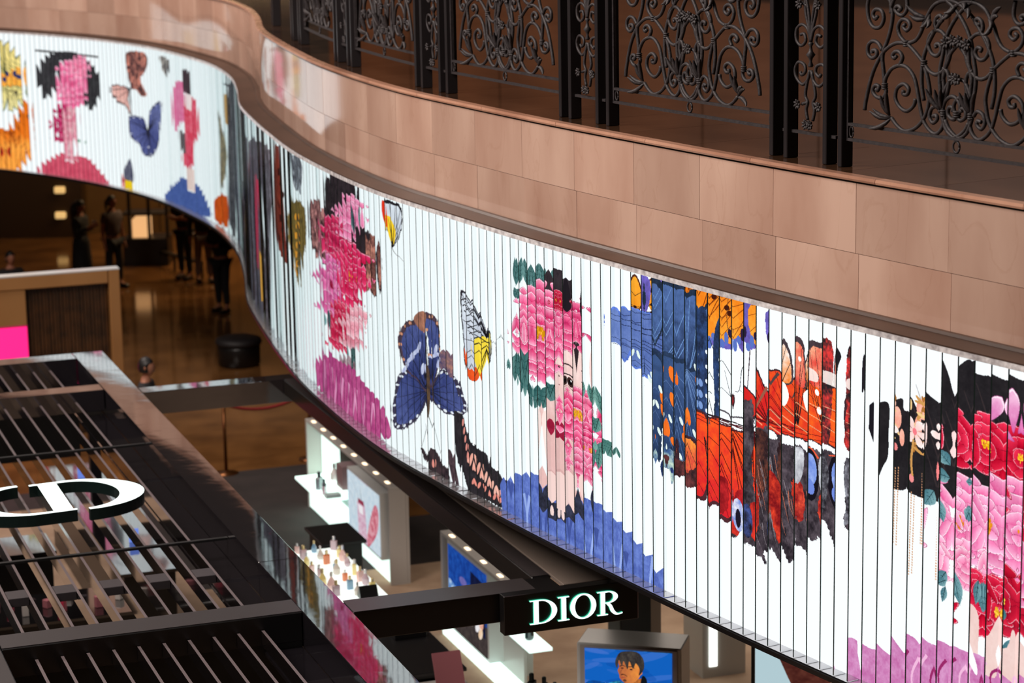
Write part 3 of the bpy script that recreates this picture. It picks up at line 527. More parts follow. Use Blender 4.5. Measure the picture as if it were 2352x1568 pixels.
# ------------------------------------------------------------------ marble band
band = empty('wall_gallery', kind='structure')
TS0 = 28.79 - .815 * 34
tiles = []
for r_, (za, zb) in enumerate(((5.226, 5.565), (5.568, 5.985))):
    for k in range(-1, 46):
        a = TS0 + .815 * k + (.03 if r_ == 0 else 0); a2 = max(a, S_A); b2 = min(a + .812, S_B)
        if b2 - a2 < .1: continue
        dd = .25 + random.uniform(-.0012, .0012)
        o = curve_strip('marble_tile', M_MARBLE, band, a2, b2, [(dd, za), (dd, zb), (dd + .03, zb), (dd + .03, za)], .1, True, smooth=False)
curve_strip('wall_core', M_LEDGE, band, S_A, S_B, [(.29, 5.20), (.29, 6.0), (.5, 6.0), (.5, 5.20)], .15, True)
led = empty('trim_ledge', kind='structure')
curve_strip('ledge_top', M_LEDGE, led, S_A, S_B, [(.0, 5.2135), (.0, 5.222), (.26, 5.222), (.29, 5.2135)], .1, True)
curve_strip('ledge_nose', M_LEDGE, led, S_A, S_B, [(.19, 5.223), (.205, 5.238), (.235, 5.238), (.249, 5.223)], .1, True)
cop = empty('trim_coping', kind='structure')
k = 0; a = TS0
while a < S_B - .1:
    b2 = min(a + 1.226, S_B)
    if a > S_A: curve_strip('coping_stone', M_COPING, cop, a, b2, [(.232, 6.0), (.228, 6.012), (.232, 6.03), (.30, 6.03), (.30, 6.0)], .1, True)
    a += 1.23
curve_strip('coping_joint', M_BLACKEDGE, cop, S_A, S_B, [(.256, 5.984), (.256, 6.001), (.31, 6.001), (.31, 5.984)], .1, True)
# gallery floor: dark polished slabs along the edge, then one sheet
flo = empty('floor_gallery', kind='structure')
a = TS0 - .4
while a < S_B - .3:
    b2 = min(a + .816, S_B)
    if a > S_A: curve_strip('floor_slab', M_FLOORUP, flo, a, b2, [(.302, 6.0), (.302, 6.03), (1.16, 6.03), (1.16, 6.0)], .1, True)
    a += .82
_x, _y = cpt(np.linspace(S_A, S_B, 90), 1.163)
v = [(x_, y_, 6.029) for x_, y_ in zip(_x, _y)]; n = len(v)
outer = [(x_ + 26, y_ + 26 * .35, 6.029) for x_, y_, _ in v]
mesh_obj('floor_sheet', v + outer, [(i, i + 1, n + i + 1, n + i) for i in range(n - 1)], M_FLOORUP, flo)
# underside of the gallery (soffit over the shops)
cei = empty('ceiling_soffit', kind='structure'); M_SOFFIT = mat('soffit_paint', (70, 54, 42), .6)
_x, _y = cpt(np.linspace(S_A, S_B, 90), .12); v = [(x_, y_, 2.984) for x_, y_ in zip(_x, _y)]
mesh_obj('soffit', v + [(x_ + 26, y_ + 9, 2.984) for x_, y_, _ in v], [(i, n + i, n + i + 1, i + 1) for i in range(n - 1)], M_SOFFIT, cei)
# ------------------------------------------------------------------ iron balustrade
rail = empty('iron_balustrade', 'black wrought iron balustrade with scrollwork panels along the gallery floor', 'railing')
FD = .455; MOD0 = 31.80; MODP = 2.70
def fpt(s, z, off=0.0): x, y = cpt(s, FD + off); return (x, y, z)
def post(s, parent):
    b = MB(); b.box(-.02, .02, -.045, .045, 0, 1.08, 0, .004); x, y = cpt(s, FD); tx, ty = ctan(s)
    o = b.build('post', M_IRON2, parent, loc=(x, y, 6.031), rotz=math.atan2(ty, tx)); return o
post0 = None
def add_post(s):
    global post0
    x, y = cpt(s, FD); tx, ty = ctan(s)
    if post0 is None: post0 = post(s, rail)
    else: inst('post', post0.data, rail, (x, y, 6.031), math.atan2(ty, tx))
# scroll patterns traced as (u, z) with u from the panel's axis; read off the nearest wide panel
def Z7(p): r = chit(1900 + p[0] / 3.92, p[1] / 3.92, FD); return r[0], r[1]
AXS = 0.5 * (MOD0 + .70 + MOD0 + MODP)
W7 = dict(
 a=[(338,990),(350,900),(400,690),(460,545),(530,445),(620,388),(712,388)], a2=[(725,395),(790,465),(870,565)],
 b=[(872,580),(905,700),(925,830),(915,920),(895,1010),(855,1090),(790,1155),(700,1180),(630,1130),(580,1060)],
 c=[(880,585),(925,645),(985,670),(1050,630),(1095,540),(1112,450),(1098,370),(1075,330)],
 d=[(515,770),(530,700),(580,620),(655,588),(725,612),(785,700),(815,830),(835,950),(865,1080),(915,1165),(975,1205),(1030,1160),(1055,1070),(1048,1020)],
 e=[(795,890),(780,950),(720,1000),(655,965),(615,885),(630,795),(690,755),(735,800),(720,850),(685,845),(690,815)],
 f=[(655,580),(678,520),(652,468),(612,465),(588,500),(605,525),(625,505)],
 g=[(600,-60),(575,40),(590,130),(575,250),(545,360),(510,450),(498,530),(508,640),(518,760)],
 h=[(522,790),(530,830),(500,880),(445,872),(412,820),(430,768),(468,778),(455,815),(440,800)],
 i=[(395,-60),(365,40),(375,170),(420,245),(480,240),(510,170),(490,95),(435,85),(412,130),(435,170),(455,145)],
 j=[(495,450),(460,388),(408,370),(370,410),(368,480),(402,522),(445,500),(442,455),(408,455),(405,480)],
 k=[(575,120),(575,20),(530,-40)], l=[(580,60),(600,0),(640,-60)],
 m=[(712,-60),(722,70),(685,135),(635,122),(612,80),(640,52),(668,80),(645,95)],
 n=[(708,385),(655,320),(638,240),(675,175),(730,188),(748,240),(715,275),(685,240),(705,220)],
 o=[(735,388),(800,360),(845,290),(875,200),(905,140),(955,55),(1030,10),(1130,8),(1220,60),(1318,165)],
 p=[(1318,165),(1375,265),(1435,385),(1490,540),(1510,700),(1505,850),(1480,980)],
 q=[(1045,1010),(1035,900),(1015,760),(1018,620),(1045,480),(1070,350),(1115,240),(1185,130),(1255,55),(1316,10)],
 r=[(1303,1030),(1275,930),(1215,878),(1160,905),(1140,970),(1165,1050),(1205,1085),(1248,1050),(1242,985),(1205,980),(1208,1015)],
 t=[(1062,1080),(1100,1165),(1180,1240),(1250,1205),(1290,1120),(1305,1060)],
 u=[(1303,1000),(1262,850),(1250,740),(1270,665),(1310,640)],
 v=[(1305,1000),(1292,830),(1303,700),(1255,510),(1160,375)], w=[(1308,760),(1278,570),(1276,430)], x=[(1302,880),(1245,745),(1195,715)],
 y=[(1020,1010),(990,958),(940,978),(922,1050),(950,1105),(988,1080),(985,1040),(952,1045)],
 z=[(1070,330),(1030,285),(980,272),(928,315),(910,400),(942,482),(992,500),(1028,450),(1012,398),(978,402),(985,430)],
 aa=[(990,272),(972,222),(985,160),(1022,140),(1038,180),(1012,202),(1000,180)])
CURVES = []
for k_, pts in W7.items():
    q = [Z7(p) for p in pts]; q = np.array([(s_ - AXS, z_) for s_, z_ in q]); CURVES.append(catmull(q, 4))
COLL = [Z7(p) for p in ((712,392),(872,570),(518,775),(1046,1018))]
COLL = [(s_ - AXS, z_) for s_, z_ in COLL]; CCOL = (0.0, Z7((1305,1045))[1])
FLW = [(s_ - AXS, z_, .034) for s_, z_ in (Z7(p) for p in ((1150,365),(1276,400),(1190,712),))]
LEAVES = [((1040,1000),(1090,800)),((1030,1000),(950,780)),((1040,990),(1036,800)),((560,1040),(600,820)),((565,1040),(545,850)),((575,1060),(440,975)),((575,1055),(470,955)),((575,1065),(425,1130)),((905,160),(770,20)),((900,165),(800,110)),((905,170),(935,260)),((925,130),(880,230)),((1130,45),(1070,160)),((1160,40),(1100,90))]
LEAVES = [((Z7(a)[0] - AXS, Z7(a)[1]), (Z7(b)[0] - AXS, Z7(b)[1])) for a, b in LEAVES]
ZR1, ZR0 = Z7((1000, 1228))[1], Z7((1000, 1372))[1]
ZT = 7.08
def sweep_uv(name, pts, sc, rad, parent, taper=True):
    n = len(pts); R = [rad] * n
    b = MB(); b.tube([fpt(sc + u, z) for u, z in pts], R, 6)
    return b.build(name, M_IRON, parent, True)
def leafm(a, b_, sc, parent, wd=.022):
    b = MB(); a = np.array(a); e = np.array(b_); d = e - a; L = np.hypot(*d); nrm = np.array([-d[1], d[0]]) / L
    pts = [a + d * t + nrm * wd * 1.2 * math.sin(t * 2.6) for t in (0, .25, .5, .75, .93, 1)]
    b.tube([fpt(sc + p[0], p[1], -.01 * i) for i, p in enumerate(pts)], [wd * q for q in (.3, .62, .72, .6, .3, .08)], 5)
    return b.build('iron_leaf', M_IRON, parent, True)
def flowerm(u, z, r, sc, parent):
    b = MB()
    for k in range(7):
        a = 2 * math.pi * k / 7; p = [(u + math.cos(a) * r * t, z + math.sin(a) * r * t) for t in (0, .45, .8, 1.05)]
        b.tube([fpt(sc + q[0], q[1], -.012 - .006 * i) for i, q in enumerate(p)], [r * .1, r * .28, r * .3, r * .08], 5)
    b.tube([fpt(sc + u, z, -.03), fpt(sc + u, z, -.012)], r * .22, 6)
    return b.build('iron_flower', M_IRON, parent, True)
def ringm(u, z, ru, rz, rad, sc, parent):
    a = np.linspace(0, 2 * math.pi, 17); b = MB(); b.tube([fpt(sc + u + ru * math.cos(t), z + rz * math.sin(t)) for t in a], rad, 6); return b.build('iron_ring', M_IRON, parent, True)
def barm(name, sc, u0, u1, z, parent, hz=.009, hd=.012):
    v = []; f = []; us = np.linspace(u0, u1, 8)
    for u in us:
        for dd, dz in ((-hd, -hz), (-hd, hz), (hd, hz), (hd, -hz)): v.append(fpt(sc + u, z + dz, dd))
    for i in range(7):
        for j in range(4): f.append((i * 4 + j, i * 4 + (j + 1) % 4, i * 4 + 4 + (j + 1) % 4, i * 4 + 4 + j))
    f += [(3, 2, 1, 0), (28, 29, 30, 31)]
    return mesh_obj(name, v, f, M_IRON, parent)
def collar(u, z, sc, parent, r=.021):
    b = MB()
    for dz in (-.013, 0, .013): b.lathe(0, 0, [(r * .8, dz - .006), (r, dz - .002), (r, dz + .002), (r * .8, dz + .006)], 8)
    x, y = cpt(sc + u, FD); return b.build('collar', M_IRON, parent, True, loc=(x, y, z))
def wide_panel(sc, half):
    k = half / 1.0; fr = MB()
    b_frame = barm('scroll_panel', sc, -half, half, ZR1, rail)
    barm('rail_bar', sc, -half - .0, half + .0, ZR0, b_frame); 
    for u in (-half + .03, half - .03): b = MB(); x, y = cpt(sc + u, FD); b.box(-.009, .009, -.012, .012, ZR0, ZT); tx, ty = ctan(sc + u); b.build('frame_bar', M_IRON, b_frame, loc=(x, y, 0), rotz=math.atan2(ty, tx))
    for sg in (-1, 1):
        for c in CURVES: sweep_uv('scroll', np.c_[c[:, 0] * sg * -1 if sg == 1 else c[:, 0], c[:, 1]], sc, .0125, b_frame)
        for u, z in COLL: collar(u * -sg, z, sc, b_frame)
        for u, z, r in FLW: flowerm(u * -sg, z, r, sc, b_frame)
        for a, e in LEAVES: leafm((a[0] * -sg, a[1]), (e[0] * -sg, e[1]), sc, b_frame)
        ringm(sg * (half - .06) , (ZR0 + ZR1) / 2, .018, .032, .005, sc, b_frame)
    collar(0, CCOL[1], sc, b_frame, .026); ringm(0, (ZR0 + ZR1) / 2, .027, .033, .007, sc, b_frame)
# narrow infill between the inner posts (read off the second post group)
def Z6(p): r = chit(1400 + p[0] / 3.92, p[1] / 3.92, FD); return r[0], r[1]
AXN = MOD0 + .35
N6 = [[(1880,380),(1855,270),(1800,226),(1752,270),(1752,370),(1795,418),(1835,375),(1822,312),(1788,318)],
      [(1872,640),(1855,720),(1805,768),(1752,710),(1738,630),(1768,566),(1822,590),(1832,650),(1800,682),(1785,655)],
      [(1870,650),(1842,780),(1832,870),(1852,930),(1838,1000),(1852,1090)], [(1880,380),(1862,250),(1835,110),(1832,-40)], [(1884,380),(1900,150),(1930,-20)], [(1852,930),(1800,945)], [(1800,30),(1850,60)]]
cx6 = Z6((1880, 500))[0]
NC = [catmull(np.array([(Z6(p)[0] - cx6, Z6(p)[1]) for p in c]), 4) for c in N6]
NF = [(Z6(p)[0] - cx6, Z6(p)[1]) for p in ((1782,945),(1856,1130),(1800,40))]; NK = [Z6((1880, y_))[1] for y_ in (385, 425, 500, 560, 612)]
def narrow_panel(sc):
    root = barm('infill_panel', sc, -.27, .27, ZR0 - .0, rail)
    for sg in (1, -1):
        for c in NC: sweep_uv('scroll', np.c_[c[:, 0] * sg, c[:, 1]], sc, .0105, root)
        for u, z in NF: flowerm(u * sg, z, .03, sc, root)
    b = MB(); b.lathe(0, 0, [(.012, NK[4]), (.018, NK[4] + .01), (.008, NK[3]), (.014, NK[2] - .02), (.03, NK[2]), (.014, NK[2] + .02), (.008, NK[1]), (.018, NK[0] - .01), (.012, NK[0])], 10)
    x, y = cpt(sc, FD); b.build('baluster_knob', M_IRON, root, True, loc=(x, y, 0))
for m_ in range(-5, 2):
    s_ = MOD0 + m_ * MODP
    if s_ + .7 > S_B: break
    for q in (0, .15, .55, .70): add_post(s_ + q)
    if m_ >= -3: narrow_panel(s_ + .35)
    if m_ >= -4 and s_ + 2.7 < S_B: wide_panel(s_ + .70 + 1.0, 1.0)
top_rail = curve_strip('top_rail', M_IRON2, rail, MOD0 - 5 * MODP, min(S_B, MOD0 + 2 * MODP), [(FD - .04, 7.10), (FD - .04, 7.14), (FD + .04, 7.14), (FD + .04, 7.10)], .15, True)
# a dark storefront far behind the balustrade
wg = empty('wall_storefront', kind='structure'); M_STONE = mat('storefront_stone', (96, 58, 36), .35, noise=(.6, (70, 42, 26), 4)); M_DARK = mat('dark_plinth', (18, 13, 11), .3)
def wall_between(p, q, z0, z1, th, m_, name, parent):
    p = np.array(p, float); q = np.array(q, float); d = q - p; L = np.hypot(*d); b = MB(); b.box(0, L, 0, th, z0, z1); return b.build(name, m_, parent, loc=(p[0], p[1], 0), rotz=math.atan2(d[1], d[0]))
wall_between((-3, 40.0), (14, 20.5), 6.03, 6.25, .2, M_DARK, 'plinth', wg)
for i in range(12):
    t0, t1 = i / 12, (i + .985) / 12; p = (-3 + 17 * t0, 40 - 19.5 * t0); q = (-3 + 17 * t1, 40 - 19.5 * t1)
    wall_between((p[0] + .06, p[1] + .05), (q[0] + .06, q[1] + .05), 6.25, 10.5, .2, M_STONE, 'stone_panel', wg)
# ------------------------------------------------------------------ small canvases for the shop's posters
def canvas(w_, h_, bg, sc=3):
    global PX, PY, IMG, NZ, NZ2, TW, TH, FARC, _pxm
    TW, TH, FARC = int(w_ * sc), int(h_ * sc), 0
    xs = (np.arange(TW) + .5) / sc; ys = h_ - (np.arange(TH) + .5) / sc
    PX = np.repeat(xs[None], TH, 0).astype(np.float32); PY = np.repeat(ys[:, None], TW, 1).astype(np.float32); _pxm = PX[0]
    IMG = np.empty((TH, TW, 3), np.float32); IMG[:] = C3(bg); NZ = vnoise(TW, TH, 30, 20, 8) * .6 + vnoise(TW, TH, 90, 60, 9) * .4; NZ2 = vnoise(TW, TH, 70, 60, 10)
def print_mat(name, strength):
    im = bpy.data.images.new(name, TW, TH, alpha=False); im.colorspace_settings.name = 'sRGB'
    im.pixels.foreach_set(np.concatenate([np.clip(IMG, 0, 1), np.ones((TH, TW, 1), np.float32)], 2).ravel()); im.update()
    m = bpy.data.materials.new(name); m.use_nodes = True; nt = m.node_tree; nt.nodes.clear(); o = nt.nodes.new('ShaderNodeOutputMaterial'); e = nt.nodes.new('ShaderNodeEmission')
    t = nt.nodes.new('ShaderNodeTexImage'); t.image = im; nt.links.new(t.outputs[0], e.inputs[0]); nt.links.new(e.outputs[0], o.inputs[0]); e.inputs[1].default_value = strength; return m
def print_quad(name, p0, p1, z0, z1, m_, parent, off=(0, 0)):
    """upright print from plan point p0 (its left) to p1 (its right)"""
    v = [(p0[0] + off[0], p0[1] + off[1], z0), (p1[0] + off[0], p1[1] + off[1], z0), (p1[0] + off[0], p1[1] + off[1], z1), (p0[0] + off[0], p0[1] + off[1], z1)]
    nx, ny = -(p1[1] - p0[1]), p1[0] - p0[0]; L = math.hypot(nx, ny); nx, ny = nx / L * .006, ny / L * .006
    v2 = v + [(a + nx, b + ny, c) for a, b, c in v]
    o = mesh_obj(name, v2, [(0, 1, 2, 3), (7, 6, 5, 4), (0, 4, 5, 1), (1, 5, 6, 2), (2, 6, 7, 3), (3, 7, 4, 0)], m_, parent)
    uv = o.data.uv_layers.new(name='UVMap'); c = [(0, 0), (1, 0), (1, 1), (0, 1)] * 2
    for l in o.data.loops: uv.data[l.index].uv = c[l.vertex_index]
    return o
canvas(187, 190, (18, 96, 190)); P_MAN = None
for k in range(26): ell(RNG.rand() * 187, RNG.rand() * 120, 20 + RNG.rand() * 30, 4 + RNG.rand() * 7, ((70, 110, 200), (10, 70, 160), (110, 130, 215))[k % 3], -.5 + RNG.rand(), alpha=.35)
poly([(0,88),(60,84),(130,90),(187,84),(187,190),(0,190)], (6, 92, 178), c2=(20, 60, 130), nz=1.2)
poly([(40,92),(70,76),(92,84),(120,80),(150,90),(172,110),(187,150),(187,190),(30,190),(36,120)], (16, 60, 92), c2=(60, 170, 210), nz=1.6)
for k in range(9): line([(44 + k * 4, 84 + k % 3 * 4), (50 + k * 5, 120), (44 + k * 5, 190)], 2, (90, 190, 220)); line([(128 + k * 5, 88 + k), (134 + k * 5, 130), (140 + k * 4, 190)], 2, (90, 180, 220))
poly([(92,86),(126,66),(128,90),(116,140),(100,140)], (214, 130, 60), c2=(120, 60, 30), nz=1); poly([(84,82),(96,96),(104,150),(84,150)], (14,20,28)); poly([(124,60),(134,74),(126,120),(112,150),(118,96)], (14,20,28))
poly([(72,22),(90,16),(108,22),(118,40),(120,56),(112,72),(98,82),(86,80),(76,70),(74,60),(71,50),(74,40)], (240, 150, 66), c2=(176, 96, 60), nz=.5, grad=((118,50),(74,60)))
ell(119, 50, 5, 9, (226, 130, 60)); line([(75,40),(82,37),(88,40)], 2.2, (30,20,24)); line([(94,40),(102,39),(108,43)], 2.2, (30,20,24)); ell(81, 44, 3.2, 1.8, (40,26,30)); ell(100, 46, 3.2, 1.8, (40,26,30)); line([(82,44),(77,56),(83,58)], 2, (150,80,50))
line([(78,61),(84,59),(92,64)], 2.6, (40,24,24)); line([(79,67),(88,67)], 2, (170,50,50)); ell(86, 74, 4, 3, (60,40,34), alpha=.7)
poly([(68,20),(76,6),(92,1),(112,2),(124,14),(128,30),(126,46),(116,60),(118,44),(110,30),(104,44),(96,26),(92,46),(84,26),(80,40),(74,24),(70,44),(66,34)], (30, 26, 30), c2=(84, 78, 70), nz=.9)
P_MAN = print_mat('poster_man_print', 1.0)
canvas(300, 150, (196, 224, 232))
poly([(0,-10),(60,-20),(120,150),(86,170),(40,80)], (110, 60, 48), c2=(70, 30, 26), nz=1.2, smooth=False); poly([(75,-10),(300,-10),(300,170),(110,170),(92,80)], (244, 196, 168), c2=(230, 170, 140), nz=.5, grad=((80,0),(300,100)))
poly([(112,8),(130,14),(150,10),(172,6),(190,24),(172,46),(146,54),(124,40)], (196, 36, 62), c2=(232, 84, 100), nz=.9); line([(114,16),(146,26),(188,20)], 3, (120,14,34)); P_LADY = print_mat('poster_lips_print', .8)
canvas(120, 190, (196, 218, 230))
poly([(0,0),(120,0),(120,190),(0,190)], (186,210,226), c2=(226,236,242), nz=1, smooth=False)
poly([(104,40),(118,56),(112,120),(84,180),(70,190),(80,120)], (196,90,110), c2=(230,170,180), nz=2); poly([(36,74),(66,70),(74,190),(40,190)], (206,150,176), c2=(230,214,226), nz=1.2, smooth=False); poly([(40,62),(62,60),(64,74),(40,76)], (150,60,80), smooth=False); poly([(42,80),(58,78),(60,104),(44,106)], (244,240,244), smooth=False)
line([(52,62),(50,20)], 3, (150,170,180)); line([(20,20),(44,60)], 1.4, (150,160,170)); line([(10,60),(34,110)], 1.4, (170,180,190)); P_PERF = print_mat('poster_perfume_print', .9)
canvas(100, 190, (24, 66, 150))
poly([(0,0),(100,0),(100,100),(0,90)], (40,100,200), c2=(20,50,130), nz=1, smooth=False); poly([(0,80),(30,96),(30,130),(0,120)], (220,236,250), c2=(60,120,200), nz=1.6); poly([(0,110),(100,120),(100,190),(0,190)], (52,44,46), c2=(84,74,70), nz=1, smooth=False)
poly([(60,20),(96,26),(96,150),(60,130)], (28,36,80), c2=(16,18,40), nz=1, smooth=False)
for p in ((54,120,(240,120,40)),(62,132,(250,170,90)),(72,118,(80,100,210)),(76,136,(240,230,240)),(86,126,(220,90,40)),(84,146,(250,200,150))): ell(p[0], p[1], 5, 14, p[2], .2, c2=(255,255,255), nz=1)
ell(40, 60, 10, 10, (170,130,190), alpha=.6); P_BLUE = print_mat('poster_blue_print', .85)
del IMG, PX, PY, NZ, NZ2
# ------------------------------------------------------------------ shop frame: a along the front, b towards the camera
VV = np.array([.942, .335]); UU = np.array([-.335, .942]); KO = np.array([-4.5, 25.87]); KROT = math.atan2(.335, .942)
def kp(a, b_): return KO + VV * a - UU * b_
def kbox(mb, a0, a1, b0, b1, z0, z1, m=0, bev=0): return mb.box(a0, a1, -b1, -b0, z0, z1, m, bev)   # local y = -b
def kobj(mb, name, m_, parent=None, smooth=False): return mb.build(name, m_, parent, smooth, loc=(KO[0], KO[1], 0), rotz=KROT)
def kone(name, a0, a1, b0, b1, z0, z1, m_, parent=None, bev=0): b = MB(); kbox(b, a0, a1, b0, b1, z0, z1, 0, bev); return kobj(b, name, m_, parent)
M_GLOSSBLK = mat('polished_black_beam', (30, 27, 31), .05, .0, spec=1.0, coat=1.0, bump=(1.4, .25))
_b = M_GLOSSBLK.node_tree.nodes['Principled BSDF']; _b.inputs['IOR'].default_value = 1.7; _b.inputs['Coat IOR'].default_value = 1.7
M_SATIN = mat('satin_black', (17, 16, 17), .32, .0, spec=.6)
M_SATIN_LIT = mat('satin_black_lit_top', (52, 47, 48), .4)  # lighter tone of the lit beam tops, put into the colour
M_SLAT = mat('slat_sheen_top', (120, 108, 110), .35, .3); M_SLATS = mat('slat_gloss_side', (18, 16, 18), .08, spec=.9, coat=1)  # slat top's grey carries the ceiling's reflection in its colour
M_ROOF = mat('roof_panel_taupe', (140, 126, 116), .5)
M_VOID = mat('black_void', (6, 6, 7), .5)
M_WHITE_E = mat('white_glow', (226, 255, 246), .4, emit=1.15); M_LETTER = mat('letter_face', (236, 255, 252), .4, emit=1.5); M_GREEN = mat('letter_side_glow', (60, 205, 165), .4, emit=.9)
M_WHITEP = mat('white_lacquer', (206, 208, 206), .3); M_GREYP = mat('grey_lacquer', (176, 172, 168), .35)
# canopy over the main kiosk
kio = empty('kiosk_canopy', 'polished black kiosk canopy frame with grey slats, at the lower left', 'canopy')
EX = 15.0
kone('beam', -.33, 0, 0, 8.446, 2.3, 2.6, M_GLOSSBLK, kio, .004)['label'] = 'wide mirror-polished right beam'; kone('beam', -.33, 0, 8.452, EX, 2.3, 2.6, M_GLOSSBLK, kio, .004)
kone('beam', -6.5, -.335, 0, .3, 2.3, 2.6, M_GLOSSBLK, kio, .004)
kone('beam', -2.47, -.335, 1.66, 1.94, 2.38, 2.6, M_GLOSSBLK, kio, .004)
kone('beam', -2.47, -.335, 9.45, 9.76, 2.38, 2.598, M_SATIN, kio, .006); kone('beam_top', -2.47, -.335, 9.46, 9.75, 2.5985, 2.603, M_SATIN_LIT, kio)  # thin plate added on the beam to carry the lit top tone
kone('beam', -2.85, -2.475, .305, EX, 2.28, 2.598, M_SATIN, kio, .006); kone('beam_top', -2.84, -2.485, .31, EX, 2.5985, 2.603, M_SATIN_LIT, kio)
for sec, (b0, b1) in enumerate(((.31, 1.655), (1.95, 9.445), (9.77, EX - .5))):
    for k in range(10):
        a = -.63 - .179 * k; mb = MB(); kbox(mb, a - .011, a + .011, b0, b1, 2.39, 2.50)
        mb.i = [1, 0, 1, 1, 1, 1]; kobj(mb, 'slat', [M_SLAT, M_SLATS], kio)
for b_ in (4.02, 7.40): kone('cross_bar', -2.47, -.335, b_ - .02, b_ + .02, 2.501, 2.52, M_VOID, kio)
for k in range(5):
    a1 = -.642 - .358 * k; mb = MB(); kbox(mb, a1 - .155, a1, 8.14, 8.34, 2.44, 2.508, 0, .003)
    o = kobj(mb, 'light_box', mat('box_plate', (62, 57, 60), .4), kio)
    for q in (.045, .115): kone('slot', a1 - q - .003, a1 - q + .003, 8.22, 8.32, 2.5085, 2.5095, M_VOID, o)
    kone('box_well', a1 - .155, a1, 8.345, 8.82, 2.40, 2.455, M_VOID, o)
kone('blackout_sheet', -2.47, -.335, 9.70, 9.74, 1.0, 2.379, M_VOID, kio); kone('blackout_sheet', -2.47, -.335, .2, .24, 1.5, 2.299, M_VOID, kio); kone('blackout_sheet', -2.85, -2.48, .31, EX - .5, 1.2, 2.279, M_VOID, kio)  # black sheets added to darken the view down through the slats
kone('edge_panel', -.615, -.335, .31, EX - .5, 2.30, 2.33, M_GLOSSBLK, kio)
for a, b_ in ((-.17, .15), (-2.66, .5), (-.17, 13.6), (-2.66, 13.6)): kone('support_post', a - .06, a + .06, b_ - .06, b_ + .06, 0, 2.279 if a < -1 else 2.299, M_SATIN, kio)
# lit monogram lying over the slats
def arcp(cx, cy, rx, ry, a0, a1, n=20): return [(cx + rx * math.cos(math.radians(t)), cy + ry * math.sin(math.radians(t))) for t in np.linspace(a0, a1, n)]
def extrude(poly_, z0, z1, mb, holes=None, face=0, side=1, place=lambda x, y, z: (x, y, z)):
    """poly_ is a quad strip given as two equal rails (outer, inner)"""
    o, i = poly_; n = len(o); v = []
    for z in (z0, z1): v += [place(x, y, z) for x, y in o] + [place(x, y, z) for x, y in i]
    for j in range(n - 1):
        mb_f = [(2 * n + j, 2 * n + j + 1, 3 * n + j + 1, 3 * n + j), (j, n + j, n + j + 1, j + 1)]
        sd = [(j, j + 1, 2 * n + j + 1, 2 * n + j), (n + j, 3 * n + j, 3 * n + j + 1, n + j + 1)]
        if j == 0: mb.add(v, [], 0); base = len(mb.v) - len(v)
        for q in mb_f: mb.f.append(tuple(k + base for k in q)); mb.i.append(face)
        for q in sd: mb.f.append(tuple(k + base for k in q)); mb.i.append(side)
    for j in (0, n - 1): mb.f.append(tuple(k + base for k in (j, n + j, 3 * n + j, 2 * n + j))); mb.i.append(side)
mono = empty('monogram_sign', 'large white glowing two-letter monogram lying over the kiosk slats', 'sign')
cA, cB = -1.53, 6.12
for flip, nm in ((1, 'letter_d'), (-1, 'letter_c')):
    mb = MB(); pl = lambda x, y, z, f_=flip: (cA + x * f_, -(cB - y * f_), z)
    o_ = [(-.13, .47), (.1, .49)] + arcp(.20, 0, .57, .50, 88, -87, 26); i_ = [(-.13, .43), (.1, .445)] + arcp(.20, .0, .36, .45, 86, -86, 26)
    extrude((o_, i_), 2.56, 2.66, mb, place=pl)
    if flip == 1:
        extrude(([(-.06, .46), (-.06, -.46)], [(.10, .46), (.10, -.46)]), 2.56, 2.6605, mb, place=pl)
    kobj(mb, 'lit_letter', [M_LETTER, mat('monogram_side', (16, 30, 28), .3)], mono)
for a, b_ in ((-1.53, 6.12), (-1.0, 6.12), (-2.06, 6.12)): kone('mount_pin', a - .01, a + .01, b_ - .01, b_ + .01, 2.521, 2.56, M_SATIN, mono)
# second canopy over the wall shelves, with the shop sign
can = empty('shelf_canopy', 'satin black canopy frame with taupe roof panel running under the picture wall', 'canopy')
kone('beam', .003, 1.6, 2.0, 2.24, 2.36, 2.6, M_GLOSSBLK, can, .004); kone('beam', 1.47, 1.62, 2.245, 9.64, 2.44, 2.6, M_SATIN, can, .006); kone('beam_top', 1.48, 1.61, 2.25, 9.63, 2.6005, 2.606, M_SATIN_LIT, can)
kone('beam', .003, 1.60, 9.65, 9.92, 2.38, 2.6, M_SATIN, can, .006); kone('roof_panel', 1.625, 2.16, 2.2, 9.90, 2.575, 2.605, M_ROOF, can, .004)
kone('beam', 2.02, 2.16, 2.3, 9.6, 2.4, 2.57, M_SATIN, can, .004)
kone('beam_top', .003, 1.395, 9.64, 9.93, 2.6005, 2.606, M_SATIN_LIT, can)
for b_ in (4, 6, 8, 9.6): kone('hanger_rod', 2.08, 2.10, b_ - .01, b_ + .01, 2.606, 2.983, M_SATIN, can)
sign = empty('shop_sign', 'black fascia box reading DIOR in white glowing letters', 'sign'); SB = 10.03
kone('sign_box', 1.11, 2.17, 9.93, SB, 2.31, 2.61, M_SATIN, sign, .004)
def glyph(name, strips, a0, wdt):
    mb = MB(); h = .183; pl = lambda x, y, z: (a0 + x * wdt, -SB - z, 2.375 + y * h)
    for s_ in strips: extrude(s_, .001, .018, mb, place=pl)
    kobj(mb, 'sign_letter', [M_LETTER, M_GREEN], sign)['label'] = 'glowing letter ' + name
stem = lambda x0, x1: ([(x0, 0), (x0, 1)], [(x1, 0), (x1, 1)])
ser = lambda x0, x1, y: ([(x0, y - .022), (x1, y - .022)], [(x0, y + .022), (x1, y + .022)])
